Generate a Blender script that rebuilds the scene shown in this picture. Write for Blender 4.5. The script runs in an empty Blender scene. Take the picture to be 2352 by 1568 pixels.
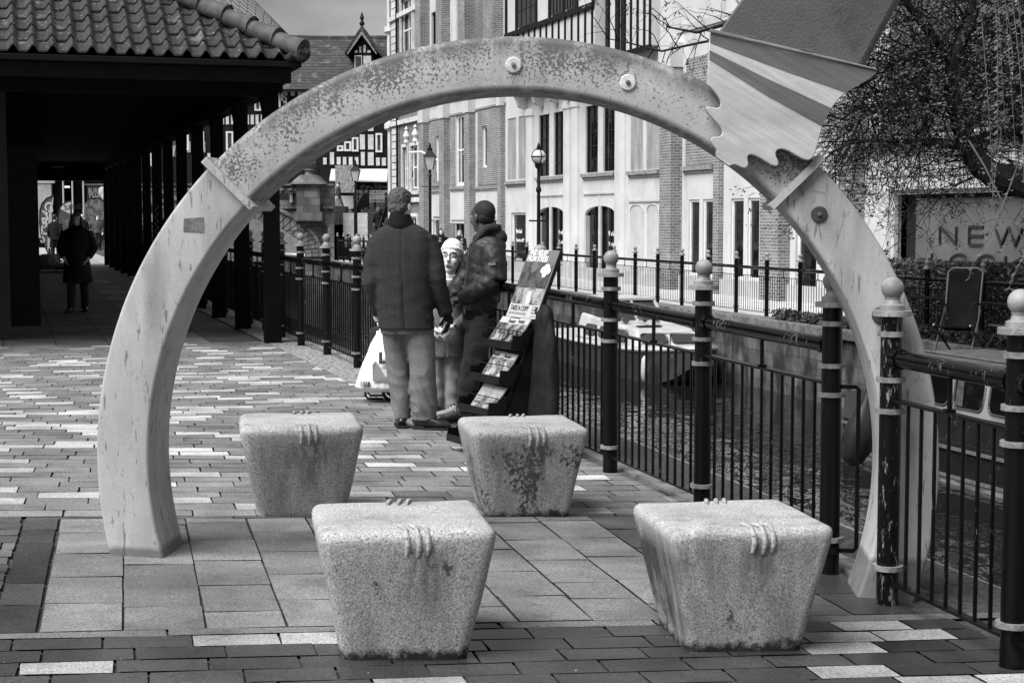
import bpy, bmesh, math, random
from mathutils import Vector, Matrix, noise
random.seed(7)
R = math.radians
SC = bpy.context.scene
COL = SC.collection
PI = math.pi
# ------------------------------------------------------------------ camera geometry
FPX, EYE, TH, SLOPE = 3700.0, 1.55, math.atan(284 / 3700.0), 0.04
CAM = Vector((0, 0, EYE))
def ray(u, v):
    return Vector((u - 1176, math.cos(TH) * FPX + math.sin(TH) * (784 - v), -math.sin(TH) * FPX + math.cos(TH) * (784 - v)))
def hit(u, v, n, d):
    r = ray(u, v); n = Vector(n)
    return CAM + r * ((d - n.dot(CAM)) / n.dot(r))
def slope(y): t = min(1, max(0, (y - 7.5) / 8)); return SLOPE * (1 - t * t * (3 - 2 * t))
def gnd(u, v):
    q = hit(u, v, (0, 0, 1), 0)
    for _ in range(12): q = hit(u, v, (slope(q.y), 0, 1), 0)
    return q
def at_y(u, v, y): return hit(u, v, (0, 1, 0), y)
def gz(x, y=99.0): return -slope(y) * x
ANG = math.atan2(1156, 3700)          # canal direction, measured from +Y towards -X
CA, SA = math.cos(ANG), math.sin(ANG)
def canal(s, p, z=0): return Vector((-s * SA + p * CA, s * CA + p * SA, z))
ROT_C = ANG - PI / 2                   # local frame: x = -s, y = p
# ------------------------------------------------------------------ materials
_mats = {}
def nodes(name):
    m = bpy.data.materials.new(name); m.use_nodes = True
    nt = m.node_tree; b = nt.nodes['Principled BSDF']
    return m, nt, b
def N(nt, t, **kw):
    n = nt.nodes.new(t)
    for k, v in kw.items():
        if k in n.inputs.keys(): n.inputs[k].default_value = v
        else: setattr(n, k, v)
    return n
def g4(v): return (v, v, v, 1)
def ramp(nt, src, lo, hi, a=0.0, b=1.0):
    n = nt.nodes.new('ShaderNodeMapRange'); n.clamp = True
    n.inputs['From Min'].default_value = lo; n.inputs['From Max'].default_value = hi
    n.inputs['To Min'].default_value = a; n.inputs['To Max'].default_value = b
    nt.links.new(src, n.inputs['Value']); return n.outputs[0]
def mixf(nt, f, a, b):
    n = nt.nodes.new('ShaderNodeMix'); n.data_type = 'FLOAT'
    for i, v in ((0, f), (2, a), (3, b)):
        if isinstance(v, (int, float)): n.inputs[i].default_value = v
        else: nt.links.new(v, n.inputs[i])
    return n.outputs[0]
def mth(nt, op, a, b=0.0):
    n = nt.nodes.new('ShaderNodeMath'); n.operation = op
    for i, v in ((0, a), (1, b)):
        if isinstance(v, (int, float)): n.inputs[i].default_value = v
        else: nt.links.new(v, n.inputs[i])
    return n.outputs[0]
def coords(nt, scale=(1, 1, 1), kind='Object'):
    tc = nt.nodes.new('ShaderNodeTexCoord'); mp = nt.nodes.new('ShaderNodeMapping')
    mp.inputs['Scale'].default_value = scale
    nt.links.new(tc.outputs[kind], mp.inputs['Vector']); return mp.outputs[0]
def nz(nt, sc, det=6, rough=.6, stretch=(1, 1, 1), vec=None):
    n = nt.nodes.new('ShaderNodeTexNoise'); n.inputs['Scale'].default_value = sc
    n.inputs['Detail'].default_value = det; n.inputs['Roughness'].default_value = rough
    nt.links.new(vec if vec is not None else coords(nt, stretch), n.inputs['Vector']); return n.outputs['Fac']
def zc(nt, axis='Z'):
    tc = nt.nodes.new('ShaderNodeTexCoord'); sp = nt.nodes.new('ShaderNodeSeparateXYZ')
    nt.links.new(tc.outputs['Object'], sp.inputs[0]); return sp.outputs[axis]
def finish(nt, b, val, rough, bump=None, bstr=.3, bdist=.01, spec=.5, metal=0):
    if isinstance(val, (int, float)): b.inputs['Base Color'].default_value = g4(val)
    else: nt.links.new(val, b.inputs['Base Color'])
    if isinstance(rough, (int, float)): b.inputs['Roughness'].default_value = rough
    else: nt.links.new(rough, b.inputs['Roughness'])
    b.inputs['Specular IOR Level'].default_value = spec; b.inputs['Metallic'].default_value = metal
    if bump is not None:
        n = nt.nodes.new('ShaderNodeBump'); n.inputs['Strength'].default_value = bstr
        n.inputs['Distance'].default_value = bdist
        nt.links.new(bump, n.inputs['Height']); nt.links.new(n.outputs[0], b.inputs['Normal'])
def mat(name, a, b=None, sc=5, lo=.4, hi=.6, rough=.8, spots=(), bump=None, spec=.4, metal=0, stretch=(1, 1, 1)):
    """grey surface: two tones mixed by noise, extra spots (tone, scale, lo, hi, stretch)"""
    if name in _mats: return _mats[name]
    m, nt, bs = nodes(name)
    val = a if b is None else mixf(nt, ramp(nt, nz(nt, sc, stretch=stretch), lo, hi), a, b)
    for s in spots:
        st = s[4] if len(s) > 4 else (1, 1, 1)
        val = mixf(nt, ramp(nt, nz(nt, s[1], 5, .65, st), s[2], s[3]), val, s[0])
    bp = nz(nt, bump[0], 5) if bump else None
    finish(nt, bs, val, rough, bp, bump[1] if bump else .3, bump[2] if bump and len(bump) > 2 else .01, spec, metal)
    _mats[name] = m; return m
def brick(name, a, b, mortar, bw=.225, bh=.075, ms=.012, rough=.85, axes=('X', 'Y', 'Z'), dirt=None, bstr=.3):
    if name in _mats: return _mats[name]
    m, nt, bs = nodes(name)
    tc = nt.nodes.new('ShaderNodeTexCoord'); sp = nt.nodes.new('ShaderNodeSeparateXYZ')
    nt.links.new(tc.outputs['Object'], sp.inputs[0])
    cb = nt.nodes.new('ShaderNodeCombineXYZ')
    nt.links.new(mth(nt, 'ADD', sp.outputs[axes[0]], sp.outputs[axes[1]]), cb.inputs[0]); nt.links.new(sp.outputs[axes[2]], cb.inputs[1])
    t = nt.nodes.new('ShaderNodeTexBrick')
    t.inputs['Scale'].default_value = 1; t.inputs['Brick Width'].default_value = bw; t.inputs['Row Height'].default_value = bh
    t.inputs['Mortar Size'].default_value = ms; t.inputs['Mortar Smooth'].default_value = .2
    t.inputs['Color1'].default_value = g4(a); t.inputs['Color2'].default_value = g4(b); t.inputs['Mortar'].default_value = g4(mortar)
    nt.links.new(cb.outputs[0], t.inputs['Vector'])
    val = mth(nt, 'MULTIPLY', t.outputs['Color'], ramp(nt, nz(nt, 1.3), .25, .75, .7, 1.25))
    if dirt: val = mixf(nt, ramp(nt, nz(nt, dirt[1], 6, .6, dirt[4] if len(dirt) > 4 else (1, 1, 1)), dirt[2], dirt[3]), val, dirt[0])
    finish(nt, bs, val, rough, t.outputs['Fac'], -bstr, .01)
    _mats[name] = m; return m
# ------------------------------------------------------------------ mesh building
class MB:
    def __init__(s): s.v = []; s.f = []; s.c = None
    def add(s, vs, fs):
        o = len(s.v); s.v += [Vector(x) for x in vs]; s.f += [tuple(i + o for i in f) for f in fs]; return s
    def box(s, x0, x1, y0, y1, z0, z1):
        x0, x1 = min(x0, x1), max(x0, x1); y0, y1 = min(y0, y1), max(y0, y1); z0, z1 = min(z0, z1), max(z0, z1)
        return s.add([(x0, y0, z0), (x1, y0, z0), (x1, y1, z0), (x0, y1, z0), (x0, y0, z1), (x1, y0, z1), (x1, y1, z1), (x0, y1, z1)],
                     [(3, 2, 1, 0), (4, 5, 6, 7), (0, 1, 5, 4), (1, 2, 6, 5), (2, 3, 7, 6), (3, 0, 4, 7)])
    def hexa(s, bot, top):
        return s.add(list(bot) + list(top), [(3, 2, 1, 0), (4, 5, 6, 7), (0, 1, 5, 4), (1, 2, 6, 5), (2, 3, 7, 6), (3, 0, 4, 7)])
    def tube(s, pts, rad, n=8, cap=True, sq=None):
        pts = [Vector(p) for p in pts]
        if isinstance(rad, (int, float)): rad = [rad] * len(pts)
        o = len(s.v); ref = None
        for i, p in enumerate(pts):
            t = (pts[min(i + 1, len(pts) - 1)] - pts[max(i - 1, 0)])
            if t.length < 1e-9: t = Vector((0, 0, 1))
            t.normalize()
            if ref is None: ref = Vector((0, 0, 1)) if abs(t.z) < .9 else Vector((0, 1, 0))
            x = ref - t * ref.dot(t)
            if x.length < 1e-4: x = t.orthogonal()
            x.normalize(); y = t.cross(x); ref = x
            r = rad[i]; rx, ry = r if isinstance(r, tuple) else (r, r)
            for k in range(n):
                a = 2 * PI * (k + .5) / n
                s.v.append(p + x * (math.cos(a) * rx) + y * (math.sin(a) * ry))
        for i in range(len(pts) - 1):
            for k in range(n):
                a = o + i * n + k; b = o + i * n + (k + 1) % n
                s.f.append((a, b, b + n, a + n))
        if cap:
            s.f.append(tuple(o + k for k in reversed(range(n)))); e = o + (len(pts) - 1) * n
            s.f.append(tuple(e + k for k in range(n)))
        return s
    def cyl(s, x, y, z0, z1, r, n=16, r1=None): return s.tube([(x, y, z0), (x, y, z1)], [r, r if r1 is None else r1], n)
    def lathe(s, x, y, prof, n=16):
        return s.tube([(x, y, z) for r, z in prof], [max(r, .0005) for r, z in prof], n) if False else s._lathe(x, y, prof, n)
    def _lathe(s, x, y, prof, n):
        o = len(s.v)
        for r, z in prof:
            for k in range(n):
                a = 2 * PI * k / n; s.v.append(Vector((x + r * math.cos(a), y + r * math.sin(a), z)))
        for i in range(len(prof) - 1):
            for k in range(n):
                a = o + i * n + k; b = o + i * n + (k + 1) % n; s.f.append((a, b, b + n, a + n))
        s.f.append(tuple(o + k for k in reversed(range(n)))); e = o + (len(prof) - 1) * n; s.f.append(tuple(e + k for k in range(n)))
        return s
    def loft(s, secs, n=24, pw=2.0):
        """closed loft of horizontal rings (cx,cy,z,rx,ry[,rot])"""
        o = len(s.v)
        for q in secs:
            cx, cy, z, rx, ry = q[:5]; rt = q[5] if len(q) > 5 else 0
            for k in range(n):
                a = 2 * PI * k / n; c, d = math.cos(a), math.sin(a)
                x = rx * math.copysign(abs(c) ** (2 / pw), c); y = ry * math.copysign(abs(d) ** (2 / pw), d)
                s.v.append(Vector((cx + x * math.cos(rt) - y * math.sin(rt), cy + x * math.sin(rt) + y * math.cos(rt), z)))
        for i in range(len(secs) - 1):
            for k in range(n):
                a = o + i * n + k; b = o + i * n + (k + 1) % n; s.f.append((a, b, b + n, a + n))
        s.f.append(tuple(o + k for k in reversed(range(n)))); e = o + (len(secs) - 1) * n; s.f.append(tuple(e + k for k in range(n)))
        return s
    def ball(s, c, r, n=12, m=8):
        r = (r, r, r) if isinstance(r, (int, float)) else r; c = Vector(c); o = len(s.v)
        for i in range(m + 1):
            t = -PI / 2 + PI * (i + (.02 if i == 0 else -.02 if i == m else 0)) / m
            for k in range(n):
                a = 2 * PI * k / n
                s.v.append(c + Vector((r[0] * math.cos(t) * math.cos(a), r[1] * math.cos(t) * math.sin(a), r[2] * math.sin(t))))
        for i in range(m):
            for k in range(n):
                a = o + i * n + k; b = o + i * n + (k + 1) % n; s.f.append((a, b, b + n, a + n))
        s.f.append(tuple(o + k for k in reversed(range(n)))); e = o + m * n; s.f.append(tuple(e + k for k in range(n)))
        return s
    def prism(s, pts, off):
        """closed polygon of 3-D points pushed along the vector off"""
        n = len(pts); off = Vector(off); pts = [Vector(p) for p in pts]
        return s.add(pts + [p + off for p in pts], [tuple(range(n)), tuple(reversed(range(n, 2 * n)))] + [(i, i + n, (i + 1) % n + n, (i + 1) % n) for i in range(n)])
    def quad(s, a, b, c, d): return s.add([a, b, c, d], [(0, 1, 2, 3)])
    def xf(s, m):
        s.v = [m @ v for v in s.v]; return s
    def merge(s, o): return s.add(o.v, o.f)
    def mesh(s, name, smooth=35):
        me = bpy.data.meshes.new(name); me.from_pydata([tuple(v) for v in s.v], [], s.f)
        bm = bmesh.new(); bm.from_mesh(me); bmesh.ops.recalc_face_normals(bm, faces=bm.faces); bm.to_mesh(me); bm.free()
        if smooth:
            me.polygons.foreach_set('use_smooth', [True] * len(me.polygons)); me.set_sharp_from_angle(angle=R(smooth))
        return me
    def build(s, name, m, parent=None, smooth=35, bevel=0, loc=None, recalc=True):
        ob = bpy.data.objects.new(name, s.mesh(name, smooth)); COL.objects.link(ob)
        if m: ob.data.materials.append(m)
        if parent: ob.parent = parent
        if loc is not None: ob.location = loc
        if bevel:
            bv = ob.modifiers.new('b', 'BEVEL'); bv.width = bevel; bv.segments = 2; bv.limit_method = 'ANGLE'; bv.angle_limit = R(40)
        return ob
def tag(o, label=None, cat=None, group=None, kind=None):
    for k, v in (('label', label), ('category', cat), ('group', group), ('kind', kind)):
        if v: o[k] = v
    return o
def empty(name, loc=(0, 0, 0), rz=0, label=None, cat=None, group=None):
    o = bpy.data.objects.new(name, None); COL.objects.link(o); o.location = loc; o.rotation_euler = (0, 0, rz)
    o.empty_display_size = .1
    return tag(o, label, cat, group)
def text(body, size, m, parent, loc, rot, name='lettering', align='LEFT', ext=.004, bold=0, sx=1.0):
    c = bpy.data.curves.new(name, 'FONT'); c.body = body; c.size = size; c.extrude = ext; c.align_x = align; c.offset = bold; c.resolution_u = 3
    o = bpy.data.objects.new(name, c); COL.objects.link(o); c.materials.append(m)
    me = bpy.data.meshes.new_from_object(o); bpy.data.objects.remove(o); bpy.data.curves.remove(c)
    o = bpy.data.objects.new(name, me); COL.objects.link(o)
    if not me.materials: me.materials.append(m)
    if parent: o.parent = parent
    o.location = loc; o.rotation_euler = rot; o.scale = (sx, 1, 1)
    return o
def copy_tree(o, parent=None):
    kids = list(o.children)
    c = o.copy(); COL.objects.link(c)
    if parent: c.parent = parent
    for k in kids: copy_tree(k, c)
    return c
def vox(mb, name, m, parent, voxel=.008, smooth=4, disp=None):
    """fuse closed shapes into one continuous skin"""
    tmp = bpy.data.objects.new('tmp', mb.mesh('tmp', 0)); COL.objects.link(tmp)
    rm = tmp.modifiers.new('r', 'REMESH'); rm.mode = 'VOXEL'; rm.voxel_size = voxel
    if smooth:
        sm = tmp.modifiers.new('s', 'SMOOTH'); sm.factor = .5; sm.iterations = smooth
    dg = bpy.context.evaluated_depsgraph_get()
    me = bpy.data.meshes.new_from_object(tmp.evaluated_get(dg))
    bpy.data.objects.remove(tmp)
    if disp:
        nr = [v.normal.copy() for v in me.vertices]
        for v, n in zip(me.vertices, nr): v.co += n * disp(v.co)
    me.name = name; me.polygons.foreach_set('use_smooth', [True] * len(me.polygons))
    me.materials.clear()
    ob = bpy.data.objects.new(name, me); COL.objects.link(ob); me.materials.append(m)
    if parent: ob.parent = parent
    return ob
# ------------------------------------------------------------------ world, sun, camera
def world():
    w = bpy.data.worlds.new('World'); SC.world = w; w.use_nodes = True; nt = w.node_tree; nt.nodes.clear()
    out = nt.nodes.new('ShaderNodeOutputWorld'); bg = nt.nodes.new('ShaderNodeBackground')
    sky = nt.nodes.new('ShaderNodeTexSky'); sky.sky_type = 'NISHITA'; sky.sun_disc = False
    sky.sun_elevation = SUN_EL; sky.sun_rotation = SUN_AZ; sky.air_density = 1; sky.dust_density = 3
    bw = nt.nodes.new('ShaderNodeRGBToBW'); nt.links.new(sky.outputs[0], bw.inputs[0])
    tc = nt.nodes.new('ShaderNodeTexCoord'); mp = nt.nodes.new('ShaderNodeMapping'); mp.inputs['Scale'].default_value = (2.2, 2.2, 6)
    nt.links.new(tc.outputs['Generated'], mp.inputs[0])
    n = nt.nodes.new('ShaderNodeTexNoise'); n.inputs['Scale'].default_value = 2.1; n.inputs['Detail'].default_value = 7
    nt.links.new(mp.outputs[0], n.inputs['Vector'])
    cl = ramp(nt, n.outputs['Fac'], .36, .64, .45, 1.1)
    # a level overcast deck: cloud evens out the clear-sky gradient
    even = mixf(nt, .8, bw.outputs[0], CLOUD)
    # overcast luminance: darkest at the horizon, brightest overhead
    sz = nt.nodes.new('ShaderNodeSeparateXYZ'); nt.links.new(tc.outputs['Generated'], sz.inputs[0])
    cl = mth(nt, 'MULTIPLY', cl, ramp(nt, sz.outputs['Z'], 0, .75, 1.0, .85))
    nt.links.new(mth(nt, 'MULTIPLY', even, cl), bg.inputs[0]); bg.inputs[1].default_value = SKY
    nt.links.new(bg.outputs[0], out.inputs[0])
SUN_EL, SUN_DIR = R(53), Vector((-.76, -.65, 0)).normalized()
SUN_AZ = math.atan2(SUN_DIR.x, SUN_DIR.y)
SKY, CLOUD, SUN, EXPO = .030, 8.8, 3.1, 1.1
world()
sl = bpy.data.lights.new('sun', 'SUN'); sl.energy = SUN; sl.angle = R(45); sl.color = (1, 1, 1)
so = bpy.data.objects.new('sun', sl); COL.objects.link(so)
so.rotation_euler = (-(SUN_DIR * math.cos(SUN_EL) + Vector((0, 0, math.sin(SUN_EL))))).to_track_quat('-Z', 'Y').to_euler()
cd = bpy.data.cameras.new('camera'); co = bpy.data.objects.new('camera', cd); COL.objects.link(co)
cd.sensor_width = 36; cd.lens = FPX / 2352 * 36; cd.clip_end = 2000; cd.clip_start = .05
co.location = CAM; co.rotation_euler = (PI / 2 - TH, 0, 0); SC.camera = co
SC.view_settings.view_transform = 'Standard'; SC.view_settings.look = 'None'; SC.view_settings.exposure = EXPO; SC.view_settings.gamma = 1
SC.cycles.max_bounces = 8; SC.cycles.transparent_max_bounces = 6
# ------------------------------------------------------------------ ground: near bank, quay, water, far bank
PAV = R(13.5)
def pav(u, v, dz=0):
    x = u * math.cos(PAV) - v * math.sin(PAV); y = u * math.sin(PAV) + v * math.cos(PAV)
    return Vector((x, y, gz(x, y) + dz))
def tone_mat(name, rough=.8, bump=(60, .25), grain=105, var=.36):
    """each paving unit carries its own tone; stone grain and worn patches over it"""
    m, nt, b = nodes(name)
    at = nt.nodes.new('ShaderNodeAttribute'); at.attribute_name = 'tone'
    v = mth(nt, 'MULTIPLY', at.outputs['Fac'], ramp(nt, nz(nt, grain, 3, .7), .3, .7, 1 - var * 1.6, 1 + var * 1.6))
    v = mth(nt, 'MULTIPLY', v, ramp(nt, nz(nt, 2.2, 6), .3, .7, .55, 1.3))
    v = mth(nt, 'MULTIPLY', v, ramp(nt, nz(nt, 7, 6, .7), .56, .70, 1, .72))
    v = mixf(nt, ramp(nt, nz(nt, 38, 2, .5), .77, .785), v, .4)
    ro = ramp(nt, at.outputs['Fac'], .03, .12, .28, rough)
    finish(nt, b, v, ro, nz(nt, bump[0], 4), bump[1], .006)
    return m
def units(name, cells, m):
    """cells: (4 corners, tone) -> one sheet whose units keep open joints"""
    mb = MB(); tones = []
    for q, t in cells:
        mb.quad(*q); tones.append(t)
    me = bpy.data.meshes.new(name); me.from_pydata([tuple(v) for v in mb.v], [], mb.f)
    a = me.attributes.new('tone', 'FLOAT', 'FACE')
    for i, t in enumerate(tones): a.data[i].value = t
    ob = bpy.data.objects.new(name, me); COL.objects.link(ob); me.materials.append(m)
    return tag(ob, kind='structure')
M_joint = mat('joint_sand', .03, .07, 30, rough=.95)
M_pave = tone_mat('paving_units')
# base sheet under all paving of the near bank
base = MB()
for s0_, s1_ in [(-3 + i * .5, -2.5 + i * .5) for i in range(56)] + [(25, 140)]:
    for p0_, p1_ in [(4.2, 4)] + [(4 - k, 3 - k) for k in range(16)] + [(-12, -60)]:
        base.quad(*[Vector((q.x, q.y, gz(q.x, q.y) - .014)) for q in (canal(s0_, p0_), canal(s1_, p0_), canal(s1_, p1_), canal(s0_, p1_))])
tag(base.build('ground', M_joint, smooth=0), kind='structure')
def on_near(u, v):
    q = pav(u, v); p = q.x * CA + q.y * SA
    return p
cells = []
G = .004
rng = random.Random(3)
def cell(u0, u1, v0, v1, t, dz=0):
    j = lambda: rng.uniform(-.0028, .0028); h = lambda: dz + rng.uniform(-.002, .002); g = G + rng.uniform(-.001, .002)
    cells.append(([pav(u0 + g + j(), v0 + g + j(), h()), pav(u1 - g + j(), v0 + g + j(), h()), pav(u1 - g + j(), v1 - g + j(), h()), pav(u0 + g + j(), v1 - g + j(), h())], t))
LIM = 3.62
def edge(v):                                  # u where the paving meets the kerb at the railing
    q = pav(0, v); du = (LIM - (q.x * CA + q.y * SA)) / math.cos(ANG - PAV)
    return du
def rows(v0, v1, rh, bl, umin, umax, tone):
    n = round((v1 - v0) / rh); rh = (v1 - v0) / n
    for i in range(n):
        va, vb = v0 + i * rh, v0 + (i + 1) * rh
        um = min(umax, edge((va + vb) / 2)); off = (i % 2) * .5 + (i % 3) * .17 + rng.uniform(-.03, .03)
        k = math.floor(umin / bl) - 1
        while (k + off) * bl < um:
            a, b = max((k + off) * bl, umin), min((k + 1 + off) * bl, um)
            if b - a > .03: cell(a, b, va, vb, tone((a + b) / 2, (va + vb) / 2, i, k))
            k += 1
def t_front(u, v, i, k):
    wet = on_near(u, v) > 2.95
    if rng.random() < (.2 if not wet else .1): return rng.uniform(.24, .36)
    return rng.uniform(.035, .062) if not wet else rng.uniform(.02, .04)
def t_rear(u, v, i, k):
    c = noise.noise(Vector((u * .9 + i * .35, v * .55, 3.1)))
    pr = .20 + .55 * c
    if v > 18.2: pr *= .35
    if on_near(u, v) > 3.1: pr *= .5
    if rng.random() < max(.06, pr): return rng.uniform(.34, .50)
    return rng.uniform(.13, .21)
SLU0, SLU1, SLV0, SLV1 = -.327, 2.85, 5.93, 8.06
rows(2.8, 5.84, .15, .31, -3, 3.4, t_front)
rows(8.12, 20.32, .178, .315, -9, 3.6, t_rear)
rows(5.84, 8.12, .15, .31, -4, -.50, lambda u, v, i, k: rng.uniform(.06, .11))
# framing bands and the slab panel
for k in range(-2, 8): cell(-.495 + k * .62 if k else -.495, min(-.495 + (k + 1) * .62, 3.2), 5.84, 5.93, rng.uniform(.10, .16)) if k >= 0 else None
for k in range(-1, 7): cell(-.495 + (k + 1) * .5, -.495 + (k + 2) * .5, 8.06, 8.12, rng.uniform(.07, .12))
for i, (a, b) in enumerate([(5.93, 6.33), (6.33, 6.70), (6.70, 7.10), (7.10, 7.5), (7.5, 7.8), (7.8, 8.06)]): cell(-.495, -.335, a, b, rng.uniform(.035, .07))
u = SLU0; c = 0
cuts = [[5.93, 6.35, 6.80, 7.26, 7.72, 8.06], [5.93, 6.28, 6.57, 7.02, 7.47, 7.9, 8.06], [5.93, 6.18, 6.62, 7.08, 7.52, 7.95, 8.06]]
while u < SLU1 - .05:
    w = .297; cs = cuts[c % 3]
    for a, b in zip(cs, cs[1:]):
        wet = on_near(u + .15, (a + b) / 2) > 2.85
        cell(u, min(u + w, SLU1), a, b, rng.uniform(.11, .22) if not wet else rng.uniform(.05, .09))
    u += w; c += 1
for a, b in zip([5.93, 6.3, 6.8, 7.3, 7.8], [6.3, 6.8, 7.3, 7.8, 8.06]):
    cell(2.85, min(3.15, edge((a + b) / 2)), a, b, rng.uniform(.03, .06))
units('paving', cells, M_pave)
# arcade floor: big flags following the colonnade
CO = Vector((-2.975, 19.98, 0)); CDIR = Vector((-SA, CA, 0)); CNRM = Vector((CDIR.y, -CDIR.x, 0))
ROT_A = math.atan2(-CDIR.y, -CDIR.x)          # local frame of the arcade: x = -along, y = across to the canal
def arc(a, b, z=0):
    q = CO + CDIR * a + CNRM * b; q.z = z + gz(q.x, q.y); return q
cells = []
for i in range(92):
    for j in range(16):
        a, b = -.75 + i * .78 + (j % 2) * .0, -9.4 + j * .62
        t = rng.uniform(.10, .15) if i < 43 else rng.uniform(.34, .45)  # dark flags under the roof, its shade painted into their tone
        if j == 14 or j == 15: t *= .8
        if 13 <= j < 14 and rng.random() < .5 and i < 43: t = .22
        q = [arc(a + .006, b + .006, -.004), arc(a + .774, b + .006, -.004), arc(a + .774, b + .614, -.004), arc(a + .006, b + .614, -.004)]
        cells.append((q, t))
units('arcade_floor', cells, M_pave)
# border strip of small setts against the railing, kerb, coping
M_cope = mat('coping_stone', .26, .12, 3, .35, .65, .85, spots=[(.05, 9, .55, .66), (.5, 60, .68, .72)], bump=(30, .4))
fr = empty('frame'); bpy.data.objects.remove(fr)
def sheet(name, s0, s1, p0, p1, z, m, step=1.0, follow=True, kind='structure'):
    mb = MB(); n = max(1, int((s1 - s0) / step))
    for i in range(n):
        a, b = s0 + (s1 - s0) * i / n, s0 + (s1 - s0) * (i + 1) / n
        q = [canal(a, p0), canal(a, p1), canal(b, p1), canal(b, p0)]
        for w in q: w.z = z + (gz(w.x, w.y) if follow else 0)
        mb.quad(*q)
    return tag(mb.build(name, m, smooth=0), kind=kind)
def slab_run(name, s0, s1, p0, p1, z0, z1, m, unit=None, follow=True):
    mb = MB(); n = max(1, round((s1 - s0) / unit)) if unit else 1
    for i in range(n):
        a, b = s0 + (s1 - s0) * i / n + .004, s0 + (s1 - s0) * (i + 1) / n - .004
        q = [canal(a, p0), canal(b, p0), canal(b, p1), canal(a, p1)]
        bt = [Vector((w.x, w.y, z0 + (gz(w.x, w.y) if follow else 0))) for w in q]; tp = [Vector((w.x, w.y, z1 + (gz(w.x, w.y) if follow else 0))) for w in q]
        mb.hexa(bt, tp)
    return tag(mb.build(name, m, smooth=0, bevel=.012), kind='structure')
slab_run('kerb', 6.0, 14.8, 3.62, 3.78, -.1, .012, M_cope, .9)
sheet('kerb_verge', 14.8, 46, 3.05, 3.8, .004, mat('gravelly_edge', .12, .42, 24, .42, .6, .95, spots=[(.04, 40, .58, .63)], bump=(40, .8, .03)))
slab_run('quay_coping', -2, 110, 3.80, 4.25, -.3, -.02, M_cope, 1.2)
M_qwall = brick('quay_wall_stone', .10, .05, .03, .55, .24, .02, dirt=(.018, 2.5, .42, .62))
def wallrun(name, s0, s1, p0, p1, z0, z1, m, label, cat):
    o = MB().box(-s1, -s0, p0, p1, z0, z1).build(name, m, smooth=0); o.rotation_euler = (0, 0, ROT_C)
    return tag(o, label, cat)
wallrun('quay_wall', -2, 110, 3.87, 4.2, -2.6, -.31, M_qwall, 'dark stone quay wall under the near bank railing', 'quay wall')
WATER = -2.0
def water_mat():
    m, nt, b = nodes('canal_water')
    h = mth(nt, 'ADD', nz(nt, 1.3, 3, .5, (1, .6, 1)), mth(nt, 'MULTIPLY', nz(nt, 6, 2, .5, (1, .45, 1)), .22))
    finish(nt, b, .008, .03, h, .36, .11, .6); b.inputs['IOR'].default_value = 1.33
    return m
wa = MB(); wa.quad(*[canal(s, p, WATER) for s, p in ((-6, 4.1), (-6, 15), (150, 15), (150, 4.1))])
tag(wa.build('water', water_mat(), smooth=0), kind='structure')
FB = -.55
M_qtop = mat('far_quay_coping', .16, .07, 4, rough=.9, spots=[(.35, 30, .6, .66)], bump=(20, .5))
wallrun('quay_wall', -6, 110, 14.9, 15.25, -2.6, -.72, brick('far_quay_stone', .13, .06, .05, .62, .3, .012, dirt=(.012, 3, .4, .6, (1, 1, .4))), 'stained stone quay wall below the far bank railing, boats moored along it', 'quay wall')
slab_run('quay_coping', -6, 110, 14.8, 15.3, -.72, FB + .02, M_qtop, 1.5, follow=False)
M_fpath = mat('far_path', .55, .42, 2, rough=.9, bump=(40, .2))
fb = MB(); fb.quad(*[canal(s, p, FB) for s, p in ((-6, 15.3), (-6, 45), (150, 45), (150, 15.3))])
tag(fb.build('far_bank_path', M_fpath, smooth=0), kind='structure')
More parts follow.
